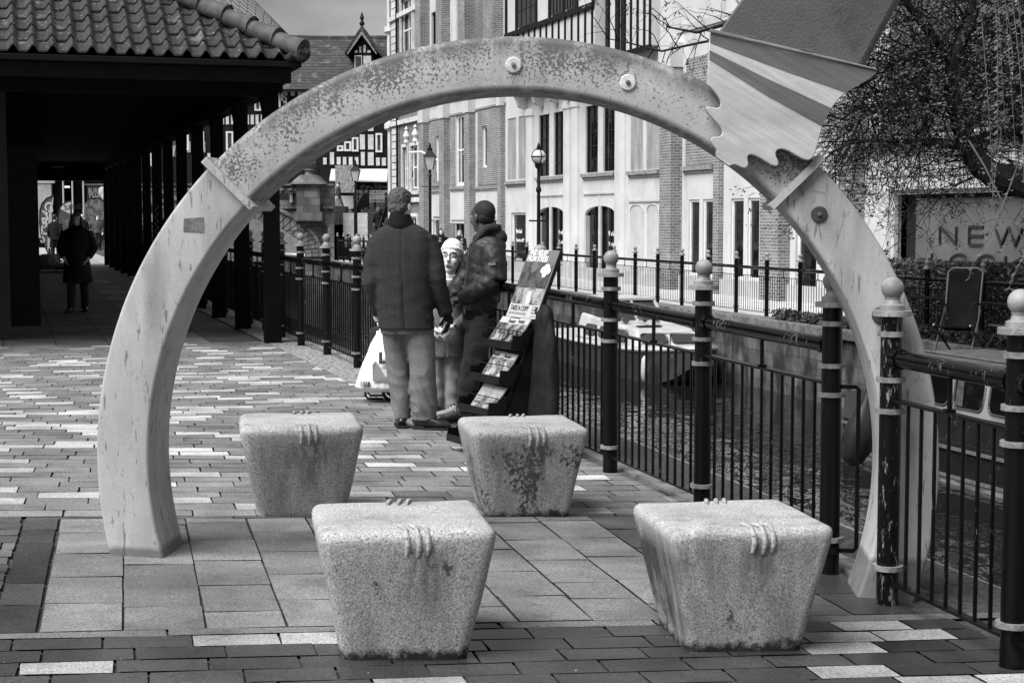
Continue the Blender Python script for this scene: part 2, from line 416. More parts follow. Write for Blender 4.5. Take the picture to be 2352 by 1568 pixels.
# ------------------------------------------------------------------ ring sculpture
RA = R(4.2)
RO = gnd(374, 1282)                           # front inner foot of the left leg
RE, RN = Vector((math.cos(RA), -math.sin(RA), 0)), Vector((math.sin(RA), math.cos(RA), 0))   # along the ring, into the picture
RCS, RCZ, R0, R1, RD = 1.526, .497, 1.583, 1.816, .33
def ringpx(u, v, off=0):                      # photo point -> (along, height) on the ring's front plane
    q = hit(u, v, RN, RN.dot(RO) + off); return (q - RO).dot(RE), q.z
def rw(s, z, o=0): return Vector((RO.x, RO.y, 0)) + RE * s + RN * o + Vector((0, 0, z))
sculpt = empty('ring_sculpture', rw(RCS, 0), 0, 'tall weathered pale ring arch with bolted discs and a wavy-edged fan plate', 'sculpture')
def sp(ob): ob.parent = sculpt; ob.location = -Vector(sculpt.location); return ob
def arch_mat(name, lichen):
    m, nt, b = nodes(name)
    base = mixf(nt, ramp(nt, nz(nt, 1.6, 6), .3, .7), .33, .47)
    base = mixf(nt, ramp(nt, nz(nt, 5, 7, .6, (1, 1, .25)), .50, .76), base, .21)
    fine = mth(nt, 'MULTIPLY', base, ramp(nt, nz(nt, 190, 2), .2, .8, .88, 1.12))
    if lichen:
        z = zc(nt); X_ = zc(nt, 'X'); Y_ = zc(nt, 'Y')
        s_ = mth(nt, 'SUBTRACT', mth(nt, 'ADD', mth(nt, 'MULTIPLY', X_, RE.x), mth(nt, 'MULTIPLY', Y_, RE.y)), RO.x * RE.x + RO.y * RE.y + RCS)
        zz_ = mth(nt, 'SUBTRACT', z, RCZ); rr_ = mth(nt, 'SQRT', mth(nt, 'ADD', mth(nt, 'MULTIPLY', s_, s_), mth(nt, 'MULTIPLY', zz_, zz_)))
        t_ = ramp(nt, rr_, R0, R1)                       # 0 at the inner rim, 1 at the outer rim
        patch = nz(nt, 3.6, 5, .62, (1, 1, .55)); msk = mth(nt, 'MULTIPLY', mth(nt, 'MULTIPLY', ramp(nt, patch, .33, .56), ramp(nt, t_, .10, .55)), ramp(nt, z, 1.2, 1.75))
        sp1 = ramp(nt, mth(nt, 'ADD', nz(nt, 88, 4, .68), mth(nt, 'MULTIPLY', msk, .18)), .605, .665)
        v = mixf(nt, mth(nt, 'MULTIPLY', sp1, .88), fine, .06)
        v = mixf(nt, mth(nt, 'MULTIPLY', ramp(nt, nz(nt, 13, 5, .7, (1, 1, .35)), .48, .70), mth(nt, 'MULTIPLY', msk, .55)), v, .14)
        v = mixf(nt, mth(nt, 'MULTIPLY', ramp(nt, t_, .13, .03, 0, .8), ramp(nt, nz(nt, 12, 5, .7), .30, .55)), v, .10)  # inner rim darkened: grime plus painted shade of the rounded edge
        gry = mth(nt, 'MULTIPLY', ramp(nt, nz(nt, 9, 6, .7, (1, 1, .4)),   .34, .56, 0, .95), mth(nt, 'MULTIPLY', ramp(nt, t_, .55, .88), ramp(nt, z, 1.5, 2.0)))
        v = mixf(nt, gry, v, .09)
    else:
        vo = nt.nodes.new('ShaderNodeTexVoronoi'); vo.feature = 'DISTANCE_TO_EDGE'; vo.inputs['Scale'].default_value = 7
        nt.links.new(coords(nt, (2.5, 2.5, .35)), vo.inputs['Vector'])
        scr = mth(nt, 'MULTIPLY', ramp(nt, vo.outputs['Distance'], .0, .018, 1, 0), ramp(nt, nz(nt, 6, 4), .52, .6))
        v = mixf(nt, mth(nt, 'MULTIPLY', scr, .6), fine, .10)
        v = mixf(nt, ramp(nt, nz(nt, 24, 4, .7, (1, 1, .3)), .66, .70, 0, .7), v, .12)
        v = mixf(nt, ramp(nt, nz(nt, 46, 3, .6, (1, 1, .15)), .615, .65, 0, .7), v, .10)
        v = mixf(nt, ramp(nt, nz(nt, 2.6, 5, .6, (1.6, 1.6, .22)), .50, .74, 0, .7), v, .17)
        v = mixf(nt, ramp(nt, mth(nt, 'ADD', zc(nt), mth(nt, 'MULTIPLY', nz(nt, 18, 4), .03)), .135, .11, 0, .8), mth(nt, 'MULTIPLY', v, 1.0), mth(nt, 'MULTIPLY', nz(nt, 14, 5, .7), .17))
    finish(nt, b, v, .62, nz(nt, 60, 5), .25, .004, .35)
    return m
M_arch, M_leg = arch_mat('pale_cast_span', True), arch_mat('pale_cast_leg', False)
def profile(r0, r1, d, br):
    pts = []
    for cx, cy, a0 in ((r1 - br, br, -90), (r1 - br, d - br, 0), (r0 + br, d - br, 90), (r0 + br, br, 180)):
        for k in range(5):
            a = R(a0 + 22.5 * k); pts.append((cx + br * math.cos(a), cy + br * math.sin(a)))
    return pts
def arc_sweep(a0, a1, n, r0=R0, r1=R1, d0=0, d1=RD, br=.016):
    pr = profile(r0, r1, d1 - d0, br); mb = MB(); L = len(pr)
    for i in range(n + 1):
        a = R(a0 + (a1 - a0) * i / n)
        for r, o in pr: mb.v.append(rw(RCS + r * math.cos(a), RCZ + r * math.sin(a), o + d0))
    for i in range(n):
        for k in range(L):
            x, y = i * L + k, i * L + (k + 1) % L; mb.f.append((x, y, y + L, x + L))
    mb.f.append(tuple(range(L))); mb.f.append(tuple(range(n * L, n * L + L)))
    return mb
def ang(u, v):
    s, z = ringpx(u, v); return math.degrees(math.atan2(z - RCZ, s - RCS))
AL = (ang(478, 368) + ang(580, 478)) / 2; AR = (ang(1881, 366) + ang(1768, 480)) / 2
sp(arc_sweep(AL + .3, 199.0, 60).build('leg', M_leg)); sp(arc_sweep(-21.5, AR - .3, 60).build('leg', M_leg))
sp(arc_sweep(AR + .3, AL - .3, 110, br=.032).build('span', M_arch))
for a in (AL, AR): sp(arc_sweep(a - .5, a + .5, 2, R0 - .035, R1 + .03, -.04, RD + .04, .008).build('collar', M_leg))
M_disc = mat('pale_bolt_disc', .62, .45, 30, rough=.5, spots=[(.1, 60, .64, .7)]); M_discd = mat('dark_bolt_disc', .05, .03, 20, rough=.6)
M_chrome = mat('worn_steel', .45, .2, 60, rough=.3, metal=.9); M_black = mat('black_gap', .008, rough=.7)
def frame_at(s, z, o):                        # matrix whose Z axis points out of the ring front
    return Matrix.Translation(rw(s, z, o)) @ Matrix((RE, Vector((0, 0, 1)), -RN)).transposed().to_4x4()
for (u, v, dk, r) in ((1180, 150, 0, .034), (1442, 190, 0, .034), (1881, 492, 1, .034), (2022, 724, 1, .036)):
    s, z = ringpx(u, v); fm = frame_at(s, z, 0)
    d = sp(MB().lathe(0, 0, [(r, -.004), (r, .008), (r - .004, .011), (.012, .012)], 28).xf(fm).build('bolt_disc', M_discd if dk else M_disc, smooth=18))
    b = MB().lathe(0, 0, [(.011, .010), (.011, .018), (.009, .022), (.006, .022)], 6).lathe(0, 0, [(.0055, .02), (.0055, .026), (.003, .029)], 10).xf(fm).build('bolt', M_chrome); b.parent = d
    if dk: d['label'] = 'dark rubber-faced bolt disc'
pa = [ringpx(*q, -.003) for q in ((422, 502), (467, 499), (468, 534), (421, 532))]
sp(MB().prism([rw(s, z, -.0025) for s, z in pa], RN * .01).build('patch', mat('grey_adhesive_patch', .16, .10, 26, rough=.8, spots=[(.3, 40, .63, .68)]), smooth=0))
# fan plate: traced outline on its own plane ahead of the ring, with thickness
gpx = lambda cx, cy: (1592 + .3906 * cx, .3906 * cy)
out = [(100, 170), (1080, 405), (1076, 432), (1040, 462), (1000, 485), (950, 515), (900, 545), (868, 574), (840, 605), (812, 642), (790, 680), (773, 715), (760, 750), (748, 790), (738, 830), (730, 860), (722, 888), (714, 910), (700, 930), (682, 942), (665, 942), (640, 934), (600, 912), (565, 890), (535, 879), (512, 877), (496, 882), (487, 896), (487, 915), (494, 932), (502, 948), (503, 964), (494, 977), (478, 977), (455, 968), (430, 953), (400, 934), (370, 918), (345, 910), (330, 911), (321, 924), (322, 940), (326, 956), (325, 973), (316, 986), (300, 990), (280, 984), (262, 974), (246, 968), (228, 972), (212, 979), (195, 968), (175, 951), (152, 937), (138, 922), (134, 905), (138, 888), (134, 874), (120, 858), (108, 838), (103, 820), (112, 808), (130, 805), (152, 804), (167, 796), (172, 782), (170, 766), (158, 746), (140, 724), (118, 700), (98, 678), (80, 655), (72, 640), (76, 630), (92, 627), (112, 631), (132, 636), (150, 634), (160, 624), (163, 606), (158, 585), (144, 562), (124, 537), (104, 516), (82, 497)]
FO = -.075
def fp(cx, cy, o=FO):
    s, z = ringpx(*gpx(cx, cy), o); return rw(s, z, o)
def fan_mat(name, a, b):
    m, nt, bs = nodes(name)
    v = mixf(nt, ramp(nt, nz(nt, 3.2, 7, .65, (1, 1, 2.2)), .3, .7), a, b)
    st = nt.nodes.new('ShaderNodeTexCoord'); mp = nt.nodes.new('ShaderNodeMapping'); mp0 = nt.nodes.new('ShaderNodeMapping'); mp0.inputs['Rotation'].default_value = (0, R(-32), 0); mp.inputs['Scale'].default_value = (1.1, 1, 22)
    nt.links.new(st.outputs['Object'], mp0.inputs[0]); nt.links.new(mp0.outputs[0], mp.inputs[0])
    v = mth(nt, 'MULTIPLY', v, ramp(nt, nz(nt, 3.2, 4, .6, vec=mp.outputs[0]), .3, .7, .82, 1.12))
    v = mixf(nt, ramp(nt, nz(nt, 30, 5, .7), .66, .71, 0, .8), v, a * .45)
    finish(nt, bs, v, .6, nz(nt, 70, 5), .25, .003, .35); return m
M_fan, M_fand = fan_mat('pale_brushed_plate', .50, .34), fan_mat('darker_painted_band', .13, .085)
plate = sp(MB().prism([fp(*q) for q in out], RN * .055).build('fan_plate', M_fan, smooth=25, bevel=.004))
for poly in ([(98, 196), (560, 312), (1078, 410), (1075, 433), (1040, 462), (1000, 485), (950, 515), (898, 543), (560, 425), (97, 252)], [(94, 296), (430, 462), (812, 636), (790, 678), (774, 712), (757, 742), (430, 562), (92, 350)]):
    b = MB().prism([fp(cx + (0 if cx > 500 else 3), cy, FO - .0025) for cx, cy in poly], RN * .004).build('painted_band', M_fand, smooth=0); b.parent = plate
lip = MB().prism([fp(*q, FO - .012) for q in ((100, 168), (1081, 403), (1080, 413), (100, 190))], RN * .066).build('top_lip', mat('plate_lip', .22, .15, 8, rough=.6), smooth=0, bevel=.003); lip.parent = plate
def pp(cx, cy, o):
    s, z = ringpx(*gpx(cx, cy), o); return rw(s, z, o)
M_panel = mat('dark_textured_panel', .085, .055, 3, .35, .65, .55, spots=[(.035, 4, .58, .75), (.16, 70, .66, .72)], bump=(90, .5, .006))
sp(MB().prism([pp(150, 190, -.045), pp(560, -392, -.045), pp(1400, -392, -.045), pp(978, 395, -.045)], RN * .085).build('blade', M_panel, smooth=0, bevel=.008))
sp(MB().prism([pp(974, 395, -.046), pp(1396, -392, -.046), pp(1430, -392, -.02), pp(1008, 395, -.02)], RN * .06).build('blade_edge', mat('worn_panel_edge', .10, .06, 14, rough=.5, spots=[(.24, 50, .6, .68)]), smooth=0, bevel=.006))
for cx, cy in ((347, 212), (668, 288)):
    b = MB().prism([fp(cx - 38, cy - 9, FO - .01), fp(cx + 38, cy + 10, FO - .01), fp(cx + 36, cy + 20, FO - .01), fp(cx - 38, cy + 2, FO - .01)], RN * .03).build('lug', M_fand, smooth=0); b.parent = plate
# ------------------------------------------------------------------ stone seats
def stone_mat(name, seed, band, stain, flank=0):
    m, nt, b = nodes(name)
    off = nt.nodes.new('ShaderNodeTexCoord'); mp = nt.nodes.new('ShaderNodeMapping'); mp.inputs['Location'].default_value = (seed * 3.1, seed * 1.7, 0)
    nt.links.new(off.outputs['Object'], mp.inputs[0]); V = mp.outputs[0]
    def nn(sc, det=5, ro=.6, st=None):
        if st is None: return nz(nt, sc, det, ro, vec=V)
        k = nt.nodes.new('ShaderNodeMapping'); k.inputs['Scale'].default_value = st; nt.links.new(V, k.inputs[0]); return nz(nt, sc, det, ro, vec=k.outputs[0])
    v = mixf(nt, ramp(nt, nn(120, 3, .75), .36, .64), .22, .56)
    v = mixf(nt, ramp(nt, nn(165, 2, .55), .59, .66), v, .10)
    v = mixf(nt, ramp(nt, nn(3.2, 6, .6, (1, 1, .45)), .46, .74, 0, .75), v, .22)
    sm = mth(nt, 'MULTIPLY', ramp(nt, nn(3.4, 5, .62, (1.3, 1.3, .5)), .58 - stain + .03, .72 - stain), ramp(nt, zc(nt), .43, .33))
    sp1 = ramp(nt, mth(nt, 'ADD', nn(48, 5, .7), mth(nt, 'MULTIPLY', sm, .16)), .58, .68)
    v = mixf(nt, mth(nt, 'MULTIPLY', sp1, ramp(nt, sm, .05, .6, .25, 1)), v, .055)
    run_ = mth(nt, 'MULTIPLY', ramp(nt, nn(9, 4, .6, (1, 1, .07)), .50, .72, 0, .75), ramp(nt, nn(2.3, 3, .5), .40, .62))
    v = mixf(nt, run_, v, .13)
    ax = zc(nt, 'X'); dx_ = mth(nt, 'ABSOLUTE', mth(nt, 'SUBTRACT', ax, .045))
    drip = mth(nt, 'MULTIPLY', mth(nt, 'MULTIPLY', ramp(nt, dx_, .13, .03), ramp(nt, zc(nt), .06, .34)), ramp(nt, nn(26, 4, .65, (1, 1, .10)), .42, .62))
    v = mixf(nt, mth(nt, 'MULTIPLY', drip, mth(nt, 'MULTIPLY', ramp(nt, zc(nt), .43, .39), .85)), v, .07)
    v = mixf(nt, mth(nt, 'MULTIPLY', ramp(nt, nn(5.5, 5, .65, (1, 1, .14)), .50, .70, 0, .6), ramp(nt, zc(nt), .45, .38)), v, .11)
    if flank: v = mixf(nt, mth(nt, 'MULTIPLY', ramp(nt, ax, -.215, -.245), mth(nt, 'MULTIPLY', ramp(nt, nn(5, 6, .7, (1, 1, .3)), .36, .58), ramp(nt, zc(nt), .44, .34))), v, .05)
    # moss tide mark at the foot, ragged upper edge
    tide = ramp(nt, mth(nt, 'ADD', zc(nt), mth(nt, 'MULTIPLY', nn(22, 6, .75), -.13)), band - .05, band - .085)
    v = mixf(nt, tide, v, .022)
    finish(nt, b, v, .85, nn(120, 4), .35, .004, .3); return m
def make_seat(u, v, label, rz, band, stain, seed, dsz=1.0):
    q = pav(u, v); e = empty('stone_stool', q, rz, label, 'stone stool', 'carved stone stools under the ring')
    bm = bmesh.new(); B, T, H = .218 * dsz, .315 * dsz, .468
    vs = [bm.verts.new(p) for p in [(-B, -B, -.01), (B, -B, -.01), (B, B, -.01), (-B, B, -.01), (-T, -T, H - .0), (T, -T, H), (T, T, H), (-T, T, H)]]
    for f in ((3, 2, 1, 0), (4, 5, 6, 7), (0, 1, 5, 4), (1, 2, 6, 5), (2, 3, 7, 6), (3, 0, 4, 7)): bm.faces.new([vs[i] for i in f])
    ed = [x for x in bm.edges if not all(w.co.z < .1 for w in x.verts)]
    bmesh.ops.bevel(bm, geom=ed, offset=.043, offset_type='OFFSET', segments=5, profile=.5, affect='EDGES', clamp_overlap=True)
    bmesh.ops.subdivide_edges(bm, edges=[x for x in bm.edges if x.calc_length() > .15], cuts=5, use_grid_fill=True)
    for w in bm.verts: w.co += Vector((noise.noise(w.co * 5 + Vector((seed, 0, 0))), noise.noise(w.co * 5 + Vector((0, seed, 9))), noise.noise(w.co * 4 + Vector((5, seed, 0))))) * .006
    me = bpy.data.meshes.new('block'); bm.to_mesh(me); bm.free()
    me.polygons.foreach_set('use_smooth', [True] * len(me.polygons)); me.set_sharp_from_angle(angle=R(50))
    ob = bpy.data.objects.new('block', me); COL.objects.link(ob); me.materials.append(stone_mat('granite_%d' % seed, seed, band, stain, seed == 2)); ob.parent = e
    Mc = _mats.get('rope') or mat('carved_stone_rope', .42, .26, 60, rough=.85, spots=[(.07, 30, .60, .66)], bump=(90, .4)); _mats['rope'] = Mc
    for sgn in (-1, 1):
        mb = MB(); k = (T - B) / H
        for j in range(3):
            x = .035 + (j - 1) * .036 + (j == 1) * .003; pts = []
            for yy, zz in ((T - .10, H + .004), (T - .06, H + .006), (T - .03, H + .002), (T - .010, H - .022), (T - .004, H - .05), (T - .012 - k * .03, H - .085 - .006 * (j == 1))):
                pts.append((x + (T - yy) * -.25, sgn * yy, zz))
            mb.tube(pts, [.006, .0085, .0095, .0105, .0105, .007], 8)
        mb.build('carved_rope', Mc, e, 60)
    return e
C1 = (.925, 5.66)
make_seat(.945, 5.665, 'pale stone stool at the front left, dark moss tide mark along its foot', PAV - R(4), .030, .02, 1)
make_seat(2.205, 5.66, 'pale stone stool nearest the railing with a darkly stained left flank', PAV - R(4), .034, .07, 2)
make_seat(.865, 8.31, 'cleaner pale stone stool at the back left beside the foot of the ring', PAV - R(3.5), .004, -.03, 3)
make_seat(2.035, 8.27, 'stone stool with a broad black front stain before the literature stand', PAV - R(4), .024, .13, 4)
# ------------------------------------------------------------------ railings
def iron(name, peel, a=.0025, rough=.34):
    m, nt, b = nodes(name)
    f = ramp(nt, mth(nt, 'ADD', nz(nt, 55, 6, .75, (1, 1, .22)), mth(nt, 'MULTIPLY', ramp(nt, nz(nt, 3.3, 4, .6, (1, 1, .6)), .40, .66), .12)), .72 - peel, .82 - peel)
    v = mixf(nt, f, a, .26)
    finish(nt, b, v, mixf(nt, f, rough, .8), nz(nt, 45, 5), .35, .003, .22); return m
M_iron, M_peel, M_rail = iron('black_iron_paint', .0), iron('peeling_iron_paint', .115), iron('rain_worn_rail', .06, rough=.2)
M_band = mat('pale_iron_collar', .23, .12, 30, rough=.6, spots=[(.08, 22, .60, .66)], bump=(60, .3))
M_ball = mat('pale_iron_ball', .29, .18, 12, rough=.55, spots=[(.16, 9, .57, .60), (.05, 26, .66, .70)], bump=(50, .25))
PR = .0455
def post_parts(par, at, m, n=20, detail=True, ball=True, k=1.0, ht=1.225):
    """post of a railing: shaft > collars, finial; at = base position local to par"""
    x, y, z = at
    sh = MB().cyl(x, y, z - .05, z + ht, PR * k, n)
    if detail: sh.cyl(x, y, z - .05, z + .005, PR * 1.05, n).box(x - .02, x + .02, y - PR - .01, y + .0, z + .095, z + .125)
    if not detail:
        for h, rr, t in ((.157, .064, .020), (.815, .062, .020), (.945, .061, .020), (1.135, .060, .022)):
            sh.lathe(x, y, [(PR, z + h - t / 2), (rr * k, z + h - t / 2), (rr * k, z + h + t / 2), (PR, z + h + t / 2)], n)
    s = sh.build('post', m, par)
    for h, rr, t in ((.157, .064, .020), (.815, .062, .020), (.945, .061, .020), (1.135, .060, .022)) if detail else ():
        c = MB().lathe(x, y, [(PR, z + h - t / 2), (rr * k, z + h - t / 2), (rr * k, z + h + t / 2), (PR, z + h + t / 2)], n)
        c.build('collar', M_band, s)
    f = MB(); h = z + ht; w = .079 * k
    f.lathe(x, y, [(w, h - .016), (w, h + .006), (.052 * k, h + .007), (.052 * k, h + .028), (.036 * k, h + .034), (.030 * k, h + .05), (.034 * k, h + .062)], n)
    if ball: f.ball((x, y, h + .098), .047 * k, n, 12)
    f.build('finial', M_ball, s)
    return s
def bars(par, a, b, za, zb, m, r=.0085, gap=.112, z0=.10, z1=.862, n=6, name='bar_panel', mid=True, ztop=1.035):
    """a,b = (x,y) of the posts; bars, flat top bar, bottom bar and a short strut up to the handrail"""
    A, B = Vector((a[0], a[1], 0)), Vector((b[0], b[1], 0)); D = B - A; L = D.length; D.normalize(); Nn = Vector((-D.y, D.x, 0))
    mb = MB(); k = max(2, round((L - .09) / gap)); zz = lambda t: za + (zb - za) * t
    for i in range(1, k):
        t = (.045 + (L - .09) * i / k) / L; p = A + D * (L * t); mb.cyl(p.x, p.y, zz(t) + z0, zz(t) + z1, r, n)
    def flat(h, w, th, e0=.03, e1=.03):
        q = [A + D * e0 - Nn * w, A + D * e0 + Nn * w, B - D * e1 + Nn * w, B - D * e1 - Nn * w]; hh = [za, za, zb, zb]
        mb.hexa([Vector((q[i].x, q[i].y, hh[i] + h - th)) for i in range(4)], [Vector((q[i].x, q[i].y, hh[i] + h + th)) for i in range(4)])
    flat(z1, .02, .006); flat(z0, .018, .006)
    if mid:
        t = .5; p = A + D * (L * t); mb.cyl(p.x, p.y, zz(t) + z1, zz(t) + ztop, .011, n)
        mb.box(p.x - .02, p.x + .02, p.y - .02, p.y + .02, zz(t) + z1 + .006, zz(t) + z1 + .018)
    return mb.build(name, m, par)
def rail(par, a, b, za, zb, m, h=1.035, r=.036, n=14, ext=0):
    A, B = Vector((a[0], a[1], za + h)), Vector((b[0], b[1], zb + h)); D = (B - A).normalized()
    mb = MB(); mb.tube([A - D * ext, A + D * .05, B - D * .05, B + D * ext], r, n)
    mb.tube([A + D * .040, A + D * .085], r + .007, n).tube([B - D * .085, B - D * .040], r + .007, n)
    return mb.build('handrail', m, par)
def run(name, label, pts, m_of, cat='railing', balls=None, gap=.112, group=None, fine=True):
    o = empty(name, pts[0], 0, label, cat, group); q0 = Vector(pts[0])
    L = [Vector(p) - q0 for p in pts]
    for i, p in enumerate(L): post_parts(o, p, m_of(i), 20 if fine else 12, fine, True if balls is None else balls(i))
    for i in range(len(L) - 1):
        a, b = L[i], L[i + 1]
        bars(o, a, b, a.z, b.z, M_iron if fine else M_iron, gap=gap, n=6 if fine else 4); rail(o, a, b, a.z, b.z, M_rail)
    return o
def onp(s, p=3.53): q = canal(s, p); q.z = gz(q.x, q.y); return q
S3, S4 = 6.467, 5.95
pts = [onp(S3), onp(7.876), onp(9.26), onp(10.64), onp(12.03, 3.51), onp(13.42, 3.48), onp(14.82, 3.45)]
pts += [gnd(822, 845), gnd(752, 815), gnd(692, 794)]
for k in range(1, 24):
    q = pts[9] + (CDIR * 1.42 * k); q.z = 0; pts.append(q)
left = run('quay_railing', 'long black railing with pale ball finials along the near quay, past the arcade', pts, lambda i: M_iron, balls=lambda i: True)
# open bracket on the last post before the gap
o3 = MB(); bx = [Vector((0, 0, .85)), Vector((.105, -.02, .85)), Vector((.118, -.022, .84)), Vector((.118, -.022, .12)), Vector((.105, -.02, .105)), Vector((0, 0, .105))]
o3.tube(bx, .013, 4).build('gate_bracket', M_iron, left)
pr = [Vector((1.572, 6.65, gz(1.572, 6.6))), Vector((1.815, 5.74, gz(1.815, 5.7))), Vector((2.07, 4.8, gz(2.07, 4.8))), Vector((2.33, 3.85, gz(2.33, 3.8)))]
run('quay_railing', 'black railing with badly peeling paint right of the ring, above the narrowboat', pr, lambda i: M_peel if i == 0 else M_iron)
# far bank railing
fpts = [canal(s, 15.3, FB) for s in [27.9 + 1.5 * k for k in range(0, 34)]]
M_iron_far = M_iron
run('far_bank_railing', 'long black far-bank railing of close vertical bars before the pale shop building', fpts, lambda i: M_iron, fine=False, gap=.105)
fp2 = [canal(s, 15.3, FB) for s in (27.2, 26.3, 24.67, 23.0, 21.4, 19.8)]
run('far_bank_railing', 'black railing with ball finials before the clipped hedge and garden chair', fp2, lambda i: M_iron, fine=False, gap=.105)
# ------------------------------------------------------------------ long pale shop building across the canal
M_wall = mat('pale_render', .57, .46, 1.2, .3, .7, .85, spots=[(.30, 2.2, .58, .80, (1, 1, .25)), (.24, 7, .66, .80, (1, 1, .12))], bump=(40, .12))
M_wall2 = mat('pale_stone_trim', .50, .38, 2, .3, .7, .85, bump=(40, .12))
M_brick = brick('red_brick_grey', .19, .11, .36, .235, .082, .011)
M_brickd = brick('dark_brick', .13, .075, .26, .235, .082, .010)
M_sill = mat('stone_sill', .30, .18, 8, rough=.85, spots=[(.07, 12, .56, .66)])
def glass_mat(name, tone=.006, refl=.05):
    m, nt, b = nodes(name); 
    v = mixf(nt, ramp(nt, nz(nt, 1.7, 5), .55, .7), tone, tone * 5)
    finish(nt, b, v, refl, nz(nt, .8, 2), .06, .05, .35); return m
M_glass = glass_mat('shop_glass')
M_frame_d = mat('dark_window_frame', .012, rough=.5, spec=.2); M_frame_w = mat('white_window_frame', .78, .65, 4, rough=.5)
M_board = mat('boarded_panel', .36, .22, 3, .35, .65, .9, spots=[(.12, 14, .55, .66, (2.2, 2.2, .35))], stretch=(1.5, 1.5, .3))
M_timber = mat('black_timber', .004, .012, 6, rough=.6, spec=.2); M_white = mat('white_lettering', .85, rough=.6); M_letter = mat('black_lettering', .006, rough=.5)
ROTX = (PI / 2, 0, 0)
P0 = 18.8
shop = empty('shop_building', (0, 0, 0), ROT_C, 'long white and brick shop building with boarded and leaded windows along the far bank', 'building')
def fbox(mb, s0, s1, p0, p1, z0, z1): return mb.box(-s1, -s0, p0, p1, z0, z1)
ZT = 13.0
w = MB(); back = MB()
# wall made as a grid of solid pieces round its openings
def wall_with_holes(mb, s0, s1, z0, z1, holes, p0=P0, p1=P0 + .35):
    ss = sorted({s0, s1, *[h[0] for h in holes], *[h[1] for h in holes]}); zs = sorted({z0, z1, *[h[2] for h in holes], *[h[3] for h in holes]})
    for a, b in zip(ss, ss[1:]):
        run_ = None
        for c, d in zip(zs, zs[1:]):
            ins = any(h[0] - 1e-6 <= a and b <= h[1] + 1e-6 and h[2] - 1e-6 <= c and d <= h[3] + 1e-6 for h in holes)
            if ins:
                if run_: fbox(mb, a, b, p0, p1, run_[0], run_[1]); run_ = None
            else: run_ = (run_[0], d) if run_ else (c, d)
        if run_: fbox(mb, a, b, p0, p1, run_[0], run_[1])
def window(par, s0, s1, z0, z1, cols=2, rws=3, fr=M_frame_d, set_=.05, th=.05, bar=.025, gl=None, fw=.06):
    """frame with glazing bars set back in its opening; pane is a sub-part"""
    y = P0 + set_; f = MB()
    fbox(f, s0, s0 + fw, y, y + .07, z0, z1); fbox(f, s1 - fw, s1, y, y + .07, z0, z1)
    fbox(f, s0 + fw, s1 - fw, y, y + .07, z0, z0 + fw); fbox(f, s0 + fw, s1 - fw, y, y + .07, z1 - fw, z1)
    for i in range(1, cols):
        c = s0 + (s1 - s0) * i / cols; fbox(f, c - bar, c + bar, y + .01, y + .06, z0 + fw, z1 - fw)
    for j in range(1, rws):
        c = z0 + (z1 - z0) * j / rws
        for i in range(cols):
            a = s0 + (s1 - s0) * i / cols + (bar if i else fw); b = s0 + (s1 - s0) * (i + 1) / cols - (bar if i < cols - 1 else fw)
            fbox(f, a, b, y + .015, y + .055, c - bar * .7, c + bar * .7)
    fo = f.build('window', fr, par, 0)
    g = MB(); fbox(g, s0 + .01, s1 - .01, y + .045, y + .05, z0 + .01, z1 - .01); g.build('pane', gl or M_glass, fo, 0)
    return fo
H_ = []
H_ += [(24.0, 32.0, FB + .3, 2.16)]                                         # big shop window
low = [(38.45, 39.15), (39.4, 40.2), (41.3, 42.05), (42.3, 43.05)]
for a, b in low: H_.append((a, b, FB + .45, 2.07))
H_ += [(35.3, 36.4, FB + .1, 2.07)]
arch_w = [(48.95, 51.85), (54.0, 57.0)]
for a, b in arch_w: H_.append((a, b, FB + .05, 1.98))
up = [(48.95, 50.1), (50.6, 51.8), (54.0, 55.15), (55.65, 56.85)]
for a, b in up: H_.append((a, b, 3.06, 5.3))
brd = [(45.27, 46.33), (46.6, 47.65), (58.3, 59.33), (59.63, 60.75)]
for a, b in brd: H_.append((a, b, 3.02, 5.4))
H_ += [(58.4, 60.3, FB + .1, 1.75), (66.8, 68.35, 2.95, 6.0), (63.5, 64.25, 3.6, 5.3), (71.05, 71.8, 3.6, 5.25), (69.5, 69.6, 9, 9.1)]
H_ += [(62.3, 63.2, FB + .1, 1.55), (71.2, 72.4, FB + .1, 1.6), (66.85, 68.35, 8.9, 11.4), (66.9, 68.6, FB + .1, 1.3), (71.0, 72.6, 8.2, 10.9), (58.5, 60.5, 9.6, 9.7)]
wall_with_holes(w, 22, 74.2, FB - .2, ZT, H_)
w.build('wall', M_wall, shop, 0)
fbox(back, 22, 74.2, P0 + 1.2, P0 + 1.3, FB, ZT).box(-74.2, -22, P0 + .4, P0 + 1.3, ZT - .2, ZT).build('interior', mat('dim_interior', .03, .02, 1), shop, 0)
M_shopg = glass_mat('big_shop_glass', .004, .03)
for a, b in low: window(shop, a, b, FB + .45, 2.07, 1, 1, M_frame_w, .045, fw=.07)
window(shop, 35.3, 36.4, FB + .1, 2.07, 1, 1, M_frame_w, .08)
for a, b in up: window(shop, a, b, 3.06, 5.3, 2, 5, M_frame_d, .06, fw=.05)
for a, b in brd:
    m = MB(); fbox(m, a, b, P0 + .03, P0 + .07, 3.02, 5.4); m.build('boarding', M_board, shop, 0)
window(shop, 66.8, 68.35, 2.95, 6.0, 3, 2, M_frame_w, .06, fw=.13, bar=.045); window(shop, 66.85, 68.35, 8.9, 11.4, 3, 2, M_frame_w, .06, fw=.13, bar=.045)
window(shop, 63.5, 64.25, 3.6, 5.3, 1, 1, M_frame_w, .07, fw=.09); window(shop, 71.05, 71.8, 3.6, 5.25, 1, 1, M_frame_w, .07, fw=.09)
window(shop, 71.0, 72.6, 8.2, 10.9, 2, 3, M_frame_d, .1)
